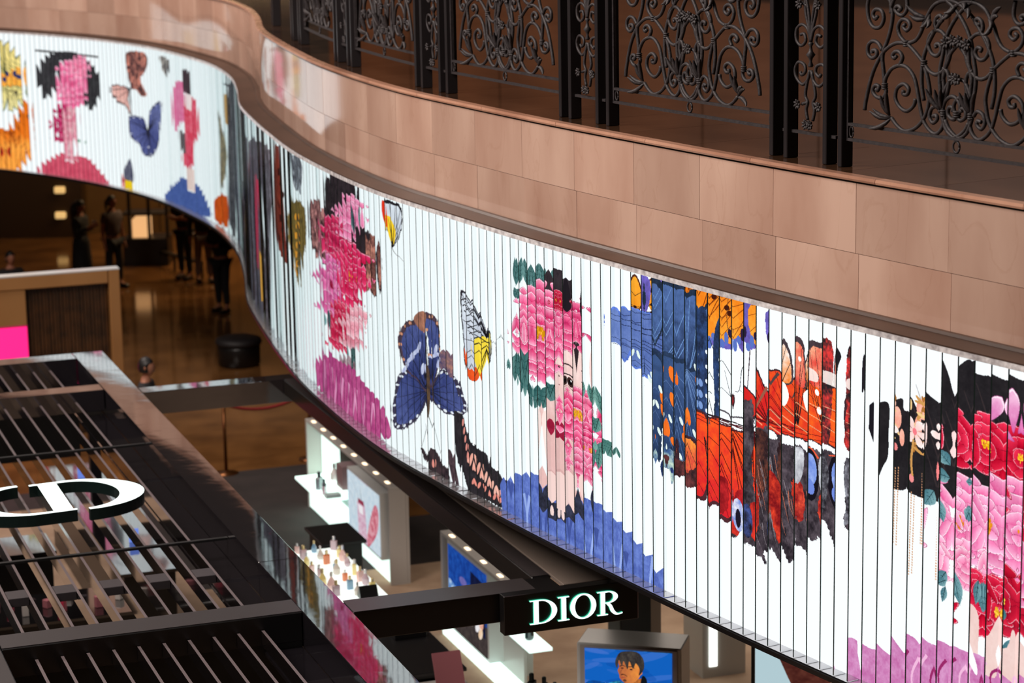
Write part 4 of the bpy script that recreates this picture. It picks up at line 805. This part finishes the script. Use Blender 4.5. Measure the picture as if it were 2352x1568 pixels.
glyph('D', [stem(.14, .32), ser(0, .4, .02), ser(0, .4, .98), ([(.3, 1.0)] + arcp(.40, .5, .60, .50, 88, -88, 24) + [(.3, 0)], [(.3, .955)] + arcp(.40, .5, .41, .455, 88, -88, 24) + [(.3, .045)])], 1.305, .212)
glyph('I', [stem(.3, .72), ser(0, 1, .02), ser(0, 1, .98)], 1.525, .088)
glyph('O', [(arcp(.5, .5, .5, .53, 0, 360, 40), arcp(.5, .5, .315, .47, 0, 360, 40))], 1.62, .206)
glyph('R', [stem(.13, .31), ser(0, .42, .02), ser(0, .42, .98), ([(.3, 1.0)] + arcp(.42, .745, .40, .255, 88, -88, 18) + [(.3, .49)], [(.3, .955)] + arcp(.42, .745, .22, .212, 88, -88, 18) + [(.3, .53)]),
            (catmull([(.42, .52), (.56, .42), (.68, .16), (.82, .02), (1.0, .05)], 5).tolist(), catmull([(.36, .46), (.46, .34), (.56, .10), (.76, -.04), (1.0, .0)], 5).tolist())], 1.835, .20)
# ------------------------------------------------------------------ ground floor
flr = empty('floor', kind='structure'); car = empty('floor_carpet', kind='structure')
M_HALL = marble_mat('hall_floor_stone', (118, 80, 44), (84, 54, 28), .1)
b = MB(); b.box(-60, 60, -12, 90, -.2, 0); b.build('floor_slab', M_HALL, flr)
M_CARB = mat('dark_carpet', (44, 36, 34), .9, noise=(3, (34, 28, 26), 4)); M_BEIGE = mat('beige_carpet', (172, 146, 122), .85, noise=(2.5, (150, 124, 102), 5))
kone('dark_field', .8, 3.45, -4.0, .86, .001, .008, M_CARB, car); kone('dark_field', -6, .8, -4.0, -3.2, .001, .008, M_CARB, car); kone('dark_field', 3.45, 8, -1.05, .86, .001, .008, M_CARB, car)
kone('beige_field', -6, .8, -3.2, .86, .001, .008, M_BEIGE, car); kone('beige_field', -8, 12, .86, 15, .001, .008, M_BEIGE, car)
# lit wall shelf units
def unit_frame(root, a0, a1, b0, b1, h, open_end=False):
    kone('back_panel', a1 - .03, a1, b0, b1, .0, h, M_GREYP, root)
    kone('top_rail', a0, a1 - .03, b0, b1, h - .035, h, M_GREYP, root, .004)
    kone('side_panel', a0, a1 - .03, b0, b0 + .05, .0, h - .036, M_GREYP, root, .004)
    if not open_end: kone('side_panel', a0, a1 - .03, b1 - .05, b1, .0, h - .036, M_GREYP, root, .004)
    n = int((b1 - b0) / .42)
    for k in range(n):
        b_ = b0 + (k + .5) * (b1 - b0) / n; kone('spot_lamp', a0 + .03, a0 + .07, b_ - .05, b_ + .05, h, h + .006, mat('warm_spot', (255, 226, 190), .4, emit=2.2), root)
uA = empty('shelf_unit', 'long lit white shelf unit with perfume poster, behind the shelf canopy', 'shelf unit')
unit_frame(uA, 2.78, 3.0, -2.0, 1.52, 1.12)
kone('lit_panel', 2.962, 2.968, -1.94, -1.1, .34, 1.06, M_WHITE_E, uA); kone('dark_panel', 2.955, 2.968, -1.09, .55, .3, 1.07, M_SATIN, uA)
kone('lit_base', 2.79, 2.95, -1.94, 1.46, .02, .28, M_WHITE_E, uA); kone('shelf', 2.60, 2.95, -1.9, -.72, .40, .43, M_WHITE_E, uA); kone('shelf', 2.66, 2.95, -.62, .1, .68, .71, M_WHITE_E, uA)
kone('poster_box', 2.70, 2.95, .14, 1.44, .285, 1.04, M_WHITEP, uA)
print_quad('poster', kp(2.692, .17), kp(2.692, 1.41), .31, 1.01, P_PERF, uA)
uB = empty('shelf_unit', 'shorter lit white shelf unit with blue poster, just behind the sign beam', 'shelf unit')
unit_frame(uB, 2.80, 3.02, 3.25, 5.2, 1.10, True)
kone('lit_base', 2.78, 2.96, 3.32, 6.9, .02, .10, M_WHITE_E, uB); kone('poster_box', 2.84, 3.06, 3.36, 4.62, .11, 1.03, M_WHITEP, uB); print_quad('poster', kp(2.832, 3.40), kp(2.832, 4.58), .14, 1.0, P_BLUE, uB)
kone('side_panel', 3.03, 3.12, 4.66, 5.1, .11, 1.0, M_WHITEP, uB); kone('lit_shelf', 2.86, 3.09, 4.9, 5.72, .56, .59, M_WHITE_E, uB)
# portrait stand
p0, p1 = np.array([.50, 19.56]), np.array([1.375, 19.33]); d_ = (p1 - p0) / np.linalg.norm(p1 - p0); an = math.atan2(d_[1], d_[0]); Lp = np.linalg.norm(p1 - p0)
st = empty('poster_stand', 'white stand with blue poster of a dark-haired man in a striped coat', 'display stand', (p0[0], p0[1], 0), an)
def sbox(n_, x0, x1, y0, y1, z0, z1, m_, r_, bev=0): b = MB(); b.box(x0, x1, y0, y1, z0, z1, 0, bev); return b.build(n_, m_, r_)
sbox('stand_body', 0, Lp, .02, .42, 0, 1.30, M_WHITEP, st, .01); sbox('bezel', .03, Lp - .03, .0, .019, .55, 1.285, M_GREYP, st, .004)
q = print_quad('poster', (.075, -.008), (Lp - .075, -.008), .58, 1.265, P_MAN, st)
# lips poster
lp = empty('poster_lightbox', 'large backlit face poster in black frame below the picture wall', 'poster', (1.97, 19.3, 0), -.06)
sbox('frame', 0, 2.3, .03, .12, .2, 1.9, M_VOID, lp, .004); print_quad('poster', (.03, .02), (2.1, .02), .55, 1.62, P_LADY, lp); sbox('frame_foot', .3, .5, -.1, .25, 0, .199, M_VOID, lp); sbox('frame_foot', 1.8, 2.0, -.1, .25, 0, .199, M_VOID, lp)
# lit column, dark pillar
col_ = empty('display_column', 'white display column with a vertical light strip on the beige carpet', 'column')
kone('column_body', 4.70, 5.16, 5.1, 5.56, 0, 2.6, M_WHITEP, col_, .006); kone('light_strip', 4.77, 4.85, 5.561, 5.57, .12, .75, mat('strip_glow', (250, 255, 246), .4, emit=2.5), col_)
pil = empty('wall_pillar', kind='structure'); wall_between((.93, 20.55), (1.19, 20.45), 0, 2.98, .3, M_SATIN, 'pillar_black', pil); wall_between((.82, 20.75), (.92, 20.56), 0, 2.98, .1, mat('pillar_lit_side', (104, 96, 90), .4), 'pillar_side', pil)  # left face's lighter taupe is its lit tone, put into the colour
# ------------------------------------------------------------------ counters and goods
def counter(name, label, a0, a1, b0, b1, h, top, body, cat='counter', rim=0.0):
    r = empty(name, label, cat); kone('counter_body', a0 + .04, a1 - .04, b0 + .04, b1 - .04, 0, h - .035, body, r, .008); kone('worktop', a0, a1, b0, b1, h - .034, h, top, r, .004); return r
M_LITTOP = mat('lit_counter_top', (236, 250, 246), .3, emit=.75)
counter('perfume_table', 'black table with a lit white top crowded with perfume bottles', 1.28, 1.86, 2.75, 4.62, .90, M_LITTOP, M_SATIN)
counter('display_counter', 'plain black counter behind the perfume table, on the carpet', 1.72, 2.2, 1.9, 2.62, .90, M_SATIN, M_SATIN)
counter('makeup_table', 'black tiered makeup table seen under the sign beam', 1.30, 2.0, 4.9, 6.45, .78, M_SATIN, M_SATIN)
tr = empty('cosmetics_tray', 'lit tray of cosmetics on the black makeup table', 'tray'); kone('tray_base', 1.62, 1.93, 4.95, 5.5, .781, .84, M_SATIN, tr, .004); kone('lit_face', 1.65, 1.90, 4.98, 5.47, .8405, .846, mat('tray_glow', (250, 226, 186), .4, emit=.8, noise=(9, (180, 120, 90), 3)), tr)
pt = empty('mirror_easel', 'mauve tilted palette on a small grey easel by the makeup table', 'palette', (*kp(1.75, 6.75), 0), KROT)
b = MB(); b.add([(-.13, -.02, .72), (.13, -.02, .72), (.13, .12, 1.02), (-.13, .12, 1.02), (-.13, .0, .71), (.13, .0, .71), (.13, .14, 1.01), (-.13, .14, 1.01)], [(0, 1, 2, 3), (7, 6, 5, 4), (0, 4, 5, 1), (1, 5, 6, 2), (2, 6, 7, 3), (3, 7, 4, 0)]); b.build('palette_board', mat('mauve_board', (150, 92, 98), .4), pt)
b = MB(); b.box(-.2, .2, -.12, .3, 0, .70); b.build('easel_block', M_GREYP, pt)
def perfume(name, label, x, y, z, kind, rgb, cap, group, s=1.0):
    r = empty(name, label, 'bottle', (x, y, z), RNG.rand() * 3, group); g = mat('bottle_glass', rgb, .08, spec=.7, coat=.6)
    b = MB()
    if kind == 0: b.box(-.024 * s, .024 * s, -.014 * s, .014 * s, 0, .075 * s, 0, .004)
    elif kind == 1: b.lathe(0, 0, [(.02 * s, 0), (.028 * s, .01 * s), (.028 * s, .05 * s), (.012 * s, .08 * s), (.009 * s, .088 * s)], 10)
    else: b.lathe(0, 0, [(.014 * s, 0), (.03 * s, .015 * s), (.034 * s, .04 * s), (.022 * s, .07 * s), (.008 * s, .095 * s), (.008 * s, .1 * s)], 10)
    b.build('glass_body', g, r); zt = (.075, .088, .1)[kind] * s; b = MB(); b.lathe(0, 0, [(.009 * s, zt), (.011 * s, zt + .004), (.011 * s, zt + .03 * s), (.006 * s, zt + .034 * s)], 8); b.build('cap', mat('cap_metal', cap, .25, .6), r); return r
COLS = [((236, 196, 190), 'pale pink'), ((226, 120, 60), 'amber'), ((236, 216, 140), 'pale yellow'), ((214, 206, 196), 'clear'), ((196, 170, 180), 'mauve'), ((120, 160, 190), 'blue')]
SH = ['square', 'round-shouldered', 'pear-shaped']
slots = []; ORD = ['first', 'second', 'third', 'fourth', 'fifth', 'sixth', 'seventh', 'eighth']
for i in range(8):
    for j in range(3): slots.append((1.38 + j * .19 + RNG.uniform(-.03, .03), 2.86 + i * .215 + RNG.uniform(-.05, .05)))
for k, (a, b_) in enumerate(slots):
    ci = (k * 5 + k // 3) % 6; kd = (0, 1, 0, 0, 2, 0, 1)[k % 7]; x, y = kp(a, b_)
    perfume('perfume_bottle', f'{COLS[ci][1]} {SH[kd]} bottle, {("kiosk side", "middle", "shelf side")[k % 3]} row, {ORD[k // 3]} from the lit table\'s far end', x, y, .901, kd, COLS[ci][0], (220, 200, 150) if k % 2 else (230, 230, 232), 'perfume bottles on the lit table', 1.0 + RNG.rand() * .5)
for k, (a, b_, s_, c_) in enumerate(((2.72, -1.2, 2.0, (120, 124, 134)), (2.74, -1.05, 1.5, (160, 158, 170)), (2.71, -.95, 1.3, (186, 150, 166)))):
    x, y = kp(a, b_); perfume('perfume_bottle', ('tall grey perfume bottle on the lit lower shelf', 'middle-sized pale grey bottle on the lit lower shelf', 'short pinkish bottle on the lit lower shelf')[k], x, y, .431, 0, c_, (60, 64, 74), None, s_)
x, y = kp(2.72, -.5); perfume('perfume_bottle', 'white bottle on the upper lit shelf beside the perfume poster', x, y, .711, 1, (240, 236, 236), (230, 230, 235), None, 1.7)
o = kone('gift_box', 2.68, 2.86, -.86, -.74, .431, .47, mat('grey_box', (130, 126, 128), .4)); tag(o, 'flat grey gift box on the lit lower shelf', 'box')
o = kone('product_box', 2.69, 2.9, -.3, -.04, .711, .98, mat('mauve_box', (140, 112, 116), .4)); tag(o, 'mauve product box on the upper lit shelf by the poster', 'box')
x, y = kp(2.97, 5.42); perfume('perfume_bottle', 'dark bottle with pale stripes on the lit shelf under the sign', x, y, .591, 1, (20, 40, 44), (16, 16, 18), None, 1.6)
counter('plinth', 'low white plinth carrying four black bottles', 2.15, 2.55, 7.25, 7.9, .78, M_WHITEP, M_WHITEP, 'plinth')
for k, (a, b_, s_) in enumerate(((2.26, 7.42, 2.1), (2.36, 7.46, 1.8), (2.42, 7.56, 1.6), (2.50, 7.62, 1.4))):
    x, y = kp(a, b_); perfume('cream_bottle', ('tallest of the four black bottles on the white plinth', 'second tallest black bottle on the white plinth', 'third black bottle on the white plinth', 'shortest black bottle on the white plinth')[k], x, y, .781, 0, (18, 20, 20), (24, 30, 28), 'black bottles on the plinth', s_)
tc_ = empty('tent_card', 'small black tent card on the lit perfume table', 'card', (*kp(1.66, 4.5), .901), KROT); b = MB(); b.add([(-.09, -.06, 0), (.09, -.06, 0), (.09, 0, .12), (-.09, 0, .12), (-.09, .06, 0), (.09, .06, 0)], [(0, 1, 2, 3), (3, 2, 5, 4), (0, 3, 4), (1, 5, 2), (0, 4, 5, 1)]); b.build('card_face', M_SATIN, tc_)
# counters below the kiosk slats
for i, (a0, a1, b0, b1, lb) in enumerate(((-2.3, -.9, 1.2, 1.9, 'black counter at the far end under the kiosk slats'), (-2.2, -.5, 3.3, 4.2, 'black counter with pink goods under the middle of the slats'), (-.45, .15, -1.6, 3.0, 'long black side counter under the right kiosk beam'), (-2.45, -1.9, 4.8, 8.6, 'black counter along the kiosk left side'))):
    counter('kiosk_counter', lb, a0, a1, b0, b1, .95, M_SLATS, M_SATIN)
NUM = 'first second third fourth fifth sixth seventh eighth ninth tenth eleventh twelfth thirteenth fourteenth'.split()
for k in range(14):
    a = -2.1 + .115 * k; x, y = kp(a, 3.6 + (k % 3) * .17); c_ = ((214, 60, 90), (236, 226, 220), (40, 36, 40), (196, 120, 130))[k % 4]
    b = MB(); b.box(-.035, .035, -.03, .03, 0, .05 + (k % 3) * .03, 0, .004); o = b.build('makeup_box', mat('makeup_col', c_, .3), loc=(x, y, .951), rotz=KROT + k * .3); tag(o, f'{("pink", "cream", "black", "rosy")[k % 4]} makeup box below the slats, {NUM[k]} from the left of the counter', 'box', 'makeup boxes below the slats')
for k, (a, b_) in enumerate(((-.15, -.9), (-.1, 1.9))):
    r = empty('phone_display', ('small tilted blue screen on the long side counter, far end', 'small tilted blue screen on the long side counter, near end')[k], 'screen', (*kp(a, b_), .951), KROT); b = MB(); b.box(-.05, .05, -.005, .005, 0, .14, 0, .002); b.build('screen_panel', mat('blue_screen', (110, 140, 235), .3, emit=.8), r)
# ------------------------------------------------------------------ stanchions with rope
M_BRASS = mat('brass', (104, 64, 34), .3, .8); M_ROPE = mat('red_rope', (130, 22, 26), .8)
def stanchion(label, x, y):
    r = empty('stanchion', label, 'stanchion', (x, y, .001), 0, 'brass stanchions'); b = MB(); b.lathe(0, 0, [(.16, 0), (.16, .015), (.05, .03), (.02, .05)], 16); b.build('foot', M_BRASS, r, True)
    b = MB(); b.lathe(0, 0, [(.022, .05), (.022, .94)], 10); b.build('pole', M_BRASS, r, True); b = MB(); b.lathe(0, 0, [(.02, .94), (.035, .955), (.035, .98), (.012, 1.0)], 10); b.build('finial', M_BRASS, r, True)
q1, q2 = at(520, 1088, z=0), kp(3.42, -4.25)
stanchion('brass stanchion at the edge of the dark carpet holding the red rope', q1[0], q1[1]); stanchion('brass stanchion hidden partly by the shelf canopy, other end of the rope', q2[0], q2[1])
t = np.linspace(.035, .965, 14); b = MB(); b.tube(np.c_[q1[0] + (q2[0] - q1[0]) * t, q1[1] + (q2[1] - q1[1]) * t, .93 - .14 * 4 * t * (1 - t)], .02, 8); tag(b.build('barrier_rope', M_ROPE, None, True), 'sagging red rope strung between the two stanchions', 'rope')
# ------------------------------------------------------------------ golden portal with slatted screen, pink screen
M_GOLD = mat('portal_tan', (168, 122, 74), .4, noise=(.8, (150, 106, 62), 2)); M_WOODS = mat('slat_wood', (88, 56, 30), .35, noise=(6, (58, 36, 18), 4))
por = empty('portal', 'tan framed portal with a dark slatted screen, behind the kiosk', 'portal')
kone('jamb', 1.31, 1.46, -6.95, -6.8, 0, 2.3, M_GOLD, por, .01); kone('lintel', -2.2, 1.30, -6.95, -6.8, 2.12, 2.3, M_GOLD, por, .01); kone('side_panel', -2.2, .16, -6.95, -6.82, 0, 2.115, M_GOLD, por, .006); kone('top_cap', -2.2, 1.46, -7.0, -6.8, 2.301, 2.32, M_WHITEP, por)
kone('screen_back', .165, 1.305, -7.02, -6.98, 0, 2.115, M_VOID, por)
for k in range(24): kone('screen_slat', .17 + k * .0472, .17 + k * .0472 + .030 + (k % 3) * .004, -6.975, -6.955, .02, 2.11, M_WOODS, por)
pk = empty('pink_screen', 'glowing hot pink advertising screen in front of the tan portal', 'screen'); kone('screen_face', -1.6, .03, -5.93, -5.925, .6, 1.78, mat('pink_glow', (255, 36, 130), .4, emit=1.0), pk); kone('screen_case', -1.61, .04, -5.99, -5.935, .59, 1.79, mat('pink_case', (150, 20, 70), .4), pk); kone('screen_stand', -.9, -.7, -6.0, -5.9, 0, .589, M_SATIN, pk)
# ------------------------------------------------------------------ hall behind
M_WALLB = mat('hall_wall_stone', (112, 84, 48), .3, noise=(.5, (84, 60, 34), 3)); M_GLOW = mat('vitrine_glow', (250, 190, 128), .5, emit=.9); M_LAMPG = mat('lamp_glow', (240, 200, 130), .5, emit=.7)
bw = empty('wall_back', kind='structure')
for i in range(16):
    wall_between((-17 + i * 1.6, 50.5), (-17 + i * 1.6 + 1.58, 50.5), 0, 4.2, .3, M_WALLB, 'stone_panel', bw)
wall_between((-10.9, 50.0), (-8.95, 50.0), 0, 4.2, .45, mat('dark_niche', (50, 34, 18), .4), 'niche_panel', bw)
wall_between((-3.6, 46), (-2.4, 30), 0, 2.97, .3, M_WALLB, 'side_wall', empty('wall_side', kind='structure'))
for i, (px, py) in enumerate(((136, 437), (138, 495))):
    q = at(px, py, Y=49.9); b = MB(); b.box(-.11, .11, 0, .1, -.07, .07, 0, .02); o = b.build('wall_lamp', M_LAMPG, loc=tuple(q)); tag(o, ('upper warm wall lamp on the back wall', 'lower warm wall lamp on the back wall')[i], 'lamp')
vt = empty('vitrine', 'glowing glass vitrine with a dark base near the back wall', 'vitrine', (0, 0, 0))
g0, g1 = at(285, 545, Y=46.5), at(388, 545, Y=46.5)
def wbox(n_, x0, x1, y0, y1, z0, z1, m_, r_): b = MB(); b.box(x0, x1, y0, y1, z0, z1, 0, .006); return b.build(n_, m_, r_)
M_FRAME = mat('dark_bronze', (26, 20, 14), .4); zb = g0[2]
wbox('vitrine_base', g0[0], g1[0], 46.3, 47.0, 0, zb, M_FRAME, vt); gl = wbox('lit_case', g0[0] + .18, g1[0] - .38, 46.42, 46.9, zb + .001, zb + .36, M_GLOW, vt)
for f_ in (.17, .60, 1.0): x_ = g0[0] + (g1[0] - g0[0]) * f_; wbox('mullion', x_ - .03, x_ + .03, 46.3, 46.36, zb + .001, 2.6, M_FRAME, vt)
wbox('case_top', g0[0], g1[0], 46.37, 46.95, zb + .45, zb + .49, M_FRAME, vt)
lb_ = empty('low_barrier', 'low dark diagonal barrier on the polished hall floor', 'barrier'); A_, B_ = at(372, 612, z=.0), at(465, 640, z=.0)
b = MB(); b.tube([(A_[0], A_[1], .3), (B_[0], B_[1], .3)], .04, 8); b.build('handrail', M_FRAME, lb_); 
for f_ in (0, .33, .66, 1): b = MB(); P_ = A_ + (B_ - A_) * f_; b.tube([(P_[0], P_[1], 0.001), (P_[0], P_[1], .27)], .025, 8); b.build('barrier_post', M_FRAME, lb_)
sq = at(550, 838, z=0); so = empty('ottoman', 'round black upholstered ottoman on the polished floor', 'ottoman', (sq[0], sq[1], .001)); b = MB(); b.lathe(0, 0, [(.30, 0), (.33, .03), (.34, .30), (.33, .33)], 20); b.build('ottoman_base', M_SATIN, so, True); b = MB(); b.lathe(0, 0, [(.35, .331), (.37, .38), (.35, .43), (.25, .46), (.05, .47)], 20); b.build('cushion', mat('black_cushion', (24, 20, 22), .6), so, True)
# ------------------------------------------------------------------ people
def skinned(name, verts, edges, radii, m_, parent, sub=1, root=0):
    me = bpy.data.meshes.new(name); me.from_pydata(verts, edges, []); me.materials.append(m_); o = bpy.data.objects.new(name, me); link(o, parent)
    sk = o.modifiers.new('skin', 'SKIN'); sk.use_smooth_shade = True
    for i, r in enumerate(radii): v = me.skin_vertices[0].data[i]; v.radius = (r, r) if not isinstance(r, tuple) else r; v.use_root = (i == root)
    s = o.modifiers.new('sub', 'SUBSURF'); s.levels = sub; s.render_levels = sub; return o
SKINM = mat('skin', (160, 104, 80), .6); M_HAIR = mat('black_hair', (18, 15, 15), .5)
def head_mesh(parent, x, y, z, yaw, hair='short', tilt=0.0, s=1.0):
    """head facing local -y at yaw 0"""
    b = MB(); n, m = 16, 12; v = []; f = []
    for j in range(m + 1):
        t = math.pi * j / m
        for i in range(n):
            a = 2 * math.pi * i / n; r = math.sin(t); X = .075 * r * math.cos(a); Y = .095 * r * math.sin(a); Z = .118 * math.cos(t)
            if Z < 0: X *= 1 + Z * 2.6; Y *= 1 + Z * 1.2; Y -= .012 * (-Z / .118)
            if Y < -.07 and abs(X) < .03 and -.03 < Z < .02: Y -= .012
            v.append((X, Y, Z))
    for j in range(m):
        for i in range(n): f.append((j * n + i, (j + 1) * n + i, (j + 1) * n + (i + 1) % n, j * n + (i + 1) % n))
    b.add(v, f)
    b.add([(-.012, -.092, -.022), (.012, -.092, -.022), (0, -.118, -.02), (0, -.094, .022)], [(0, 2, 1), (0, 3, 2), (1, 2, 3)])
    for sg in (1, -1): b.lathe(sg * .074, .005, [(.004, -.028), (.014, -.015), (.016, .01), (.005, .026)], 6)
    hd = b.build('head', SKINM, parent, True, loc=(x, y, z), rotz=yaw); hd.rotation_euler[0] = tilt; hd.scale = (s, s, s)
    e = MB()
    for sg in (1, -1): e.box(sg * .03 - .011, sg * .03 + .011, -.0955, -.085, .002, .012)
    e.box(-.022, .022, -.098, -.088, -.056, -.048); e.build('face_features', mat('features', (70, 36, 34), .5), hd)
    h = MB(); v = []; f = []
    for j in range(9):
        t = math.pi * .68 * j / 8
        for i in range(n):
            a = 2 * math.pi * i / n; r = math.sin(t); X = .084 * r * math.cos(a); Y = .105 * r * math.sin(a) + .008; Z = .127 * math.cos(t) + .006
            if Y < -.03 and Z < .06: Z = .06; Y = max(Y, -.075)
            v.append((X, Y, Z))
    for j in range(8):
        for i in range(n): f.append((j * n + i, (j + 1) * n + i, (j + 1) * n + (i + 1) % n, j * n + (i + 1) % n))
    h.add(v, f)
    if hair == 'long': h.tube([(0, .06, .06), (0, .10, -.04), (0, .105, -.16), (0, .10, -.30)], [.06, .085, .08, .03], 8)
    if hair == 'tail': h.tube([(0, .09, .03), (0, .15, 0), (0, .16, -.10), (0, .15, -.18)], [.03, .035, .028, .01], 7)
    h.build('hair', M_HAIR, hd, True); return hd
def person(label, x, y, yaw, H=1.68, shirt=(20, 18, 20), trousers=(18, 17, 20), hair='short', arms='down', skirt=None, short=False, group=None, seat=None, tilt=0.0):
    r = empty('person', label, 'person', (x, y, 0.001 if seat is None else 0.001), yaw, group); k = H / 1.7
    P = dict(pel=(0, 0, .93), wa=(0, .005, 1.06), ch=(0, .0, 1.28), nk=(0, .01, 1.44), hd=(0, -.005, 1.52))
    hipz, kneez = .90, .49
    if seat: P = {q: (p[0], p[1], p[2] - .44) for q, p in P.items()}
    V = [P['pel'], P['wa'], P['ch'], P['nk'], P['hd']]; E = [(0, 1), (1, 2), (2, 3), (3, 4)]; R = [(.15, .105), (.125, .09), (.15, .10), .062, .06]
    for sg in (1, -1):
        if seat: leg = [(sg * .10, 0, .46), (sg * .12, -.42, .48), (sg * .12, -.44, .09), (sg * .12, -.56, .04)]
        else: leg = [(sg * .09, 0, .86), (sg * .10, -.01 - .03 * sg, .49), (sg * .11, .02 - .04 * sg, .09), (sg * .12, -.12 - .04 * sg, .035)]
        i0 = len(V); V += leg; E += [(0, i0), (i0, i0 + 1), (i0 + 1, i0 + 2), (i0 + 2, i0 + 3)]; R += [.082, .055, .036, .034]
        z0 = P['ch'][2]; sh = (sg * .185, 0, z0 + .09)
        if arms == 'down': arm = [sh, (sg * .235, .02, z0 - .18), (sg * .24, -.03, z0 - .42)]
        elif arms == 'phone': arm = [sh, (sg * .22, .0, z0 - .17), (sg * .09, -.27, z0 - .05)]
        else: arm = [sh, (sg * .24, -.02, z0 - .17), (-sg * .06, -.20, z0 - .10)]
        i1 = len(V); V += arm; E += [(2, i1), (i1, i1 + 1), (i1 + 1, i1 + 2)]; R += [.05, .038, .028]
        # hand: palm with fingers and thumb
        hx, hy, hz = arm[2]; dv = np.array(arm[2]) - np.array(arm[1]); dv /= np.linalg.norm(dv); sv = np.cross(dv, (1, 0, 0)); sv /= np.linalg.norm(sv) + 1e-6
        pm = np.array(arm[2]) + dv * .06; i2 = len(V); V.append(tuple(pm)); R.append((.036, .018)); E.append((i1 + 2, i2))
        for q, ln in zip((-1.5, -.5, .5, 1.5), (.06, .075, .08, .07)):
            V.append(tuple(pm + sv * q * .018 + dv * .03)); V.append(tuple(pm + sv * q * .02 + dv * ln + np.array([0, -.02, 0]))); E += [(i2, len(V) - 2), (len(V) - 2, len(V) - 1)]; R += [.009, .008]
        V.append(tuple(pm + sv * .05 + dv * .01)); E.append((i2, len(V) - 1)); R.append(.01)
    sc = lambda L: [tuple(np.array(p) * k) for p in L]
    body = skinned('body', sc(V), E, R, SKINM, r, 1)
    # shirt and trousers follow the same joints, a little wider
    i = lambda n_: V[n_]
    n_leg = 4; base = 5; per = 4 + 3 + 1 + 8 + 1
    arms_i = [base + 4, base + per + 4]; legs_i = [base, base + per]
    SV = [V[0], V[1], V[2], (V[3][0], V[3][1], V[3][2] - .02)]; SE = [(0, 1), (1, 2), (2, 3)]; SR = [(.175, .13), (.155, .12), (.195, .135), .085]
    for ai in arms_i:
        j = len(SV); a0, a1, a2 = V[ai], V[ai + 1], V[ai + 2]
        if short: SV += [a0, tuple(np.array(a0) * .4 + np.array(a1) * .6)]; SE += [(2, j), (j, j + 1)]; SR += [.078, .062]
        else: SV += [a0, a1, tuple(np.array(a1) * .1 + np.array(a2) * .9)]; SE += [(2, j), (j, j + 1), (j + 1, j + 2)]; SR += [.076, .056, .042]
    skinned('shirt', sc(SV), SE, SR, mat('shirt_cloth', shirt, .8), r, 1)
    if skirt:
        b = MB(); b.lathe(0, 0, [(.13 * k, 1.04 * k), (.17 * k, .9 * k), (.2 * k, .5 * k), (.21 * k, .12 * k)], 14); b.build('skirt', mat('skirt_cloth', skirt, .8), r, True)
    else:
        TV = [V[0]]; TE = []; TR = [(.16, .115)]
        for l0 in legs_i: j = len(TV); TV += [V[l0], V[l0 + 1], tuple(np.array(V[l0 + 2]) + np.array([0, 0, .03]))]; TE += [(0, j), (j, j + 1), (j + 1, j + 2)]; TR += [.098, .074, .058]
        skinned('trousers', sc(TV), TE, TR, mat('trouser_cloth', trousers, .8), r, 1)
    for l0 in legs_i:
        a_, t_ = np.array(V[l0 + 2]) * k, np.array(V[l0 + 3]) * k; b = MB(); b.box(a_[0] - .045, a_[0] + .045, t_[1] - .07, a_[1] + .06, 0, .075, 0, .02); b.build('shoe', M_SATIN, r)
    hp = np.array(P['hd']) * k; head_mesh(r, hp[0], hp[1] - .01, hp[2] + .085, 0, hair, tilt, k); return r
def pxp(px, py): q = at(px, py, z=0); return q[0], q[1]
p = person('long-haired person in a dark long dress looking down at a phone', *pxp(192, 662), 1.2, 1.62, hair='long', arms='phone', skirt=(16, 15, 18), tilt=.35)
b = MB(); b.box(-.04, .04, -.006, .006, -.07, .07, 0, .004); q = p.matrix_basis @ Vector((.0, -.30, 1.22)); o = b.build('smartphone', mat('phone_white', (200, 196, 200), .3), loc=tuple(q)); tag(o, 'pale smartphone held by the long-haired person', 'phone')
person('person in a grey top with tied-back hair and dark trousers', *pxp(265, 660), .9, 1.70, shirt=(92, 80, 80), hair='tail', arms='down', short=True)
person('person in black with folded bare arms beyond the hall barrier', *pxp(427, 640), -.4, 1.72, hair='short', arms='fold', short=True)
person('person in light grey trousers and dark shirt, half behind others', *pxp(470, 648), .3, 1.68, trousers=(120, 104, 100), shirt=(30, 26, 28))
person('person all in black standing nearest under the curved picture wall', *pxp(512, 716), -.5, 1.74, arms='fold')
x, y = (lambda q: (q[0], q[1]))(at(333, 822, z=1.74)); person('short-haired person in dark shirt behind the canopy beam, in profile', x, y, 1.5, 1.72, shirt=(26, 24, 28), hair='short')
q = at(22, 580, z=1.26); person('seated person in dark clothes beyond the tan portal', q[0], q[1], .6, 1.70, seat=True, hair='short')
c0 = empty('bench', 'dark bench under the seated person beyond the portal', 'bench', (q[0], q[1], 0), .6); b = MB(); b.box(-.5, .5, -.16, .3, .12, .17, 0, .01); b.build('bench_seat', M_SATIN, c0)
for sx in (-.42, .42): b = MB(); b.box(sx - .03, sx + .03, -.12, .26, 0.001, .119); b.build('bench_leg', M_SATIN, c0)
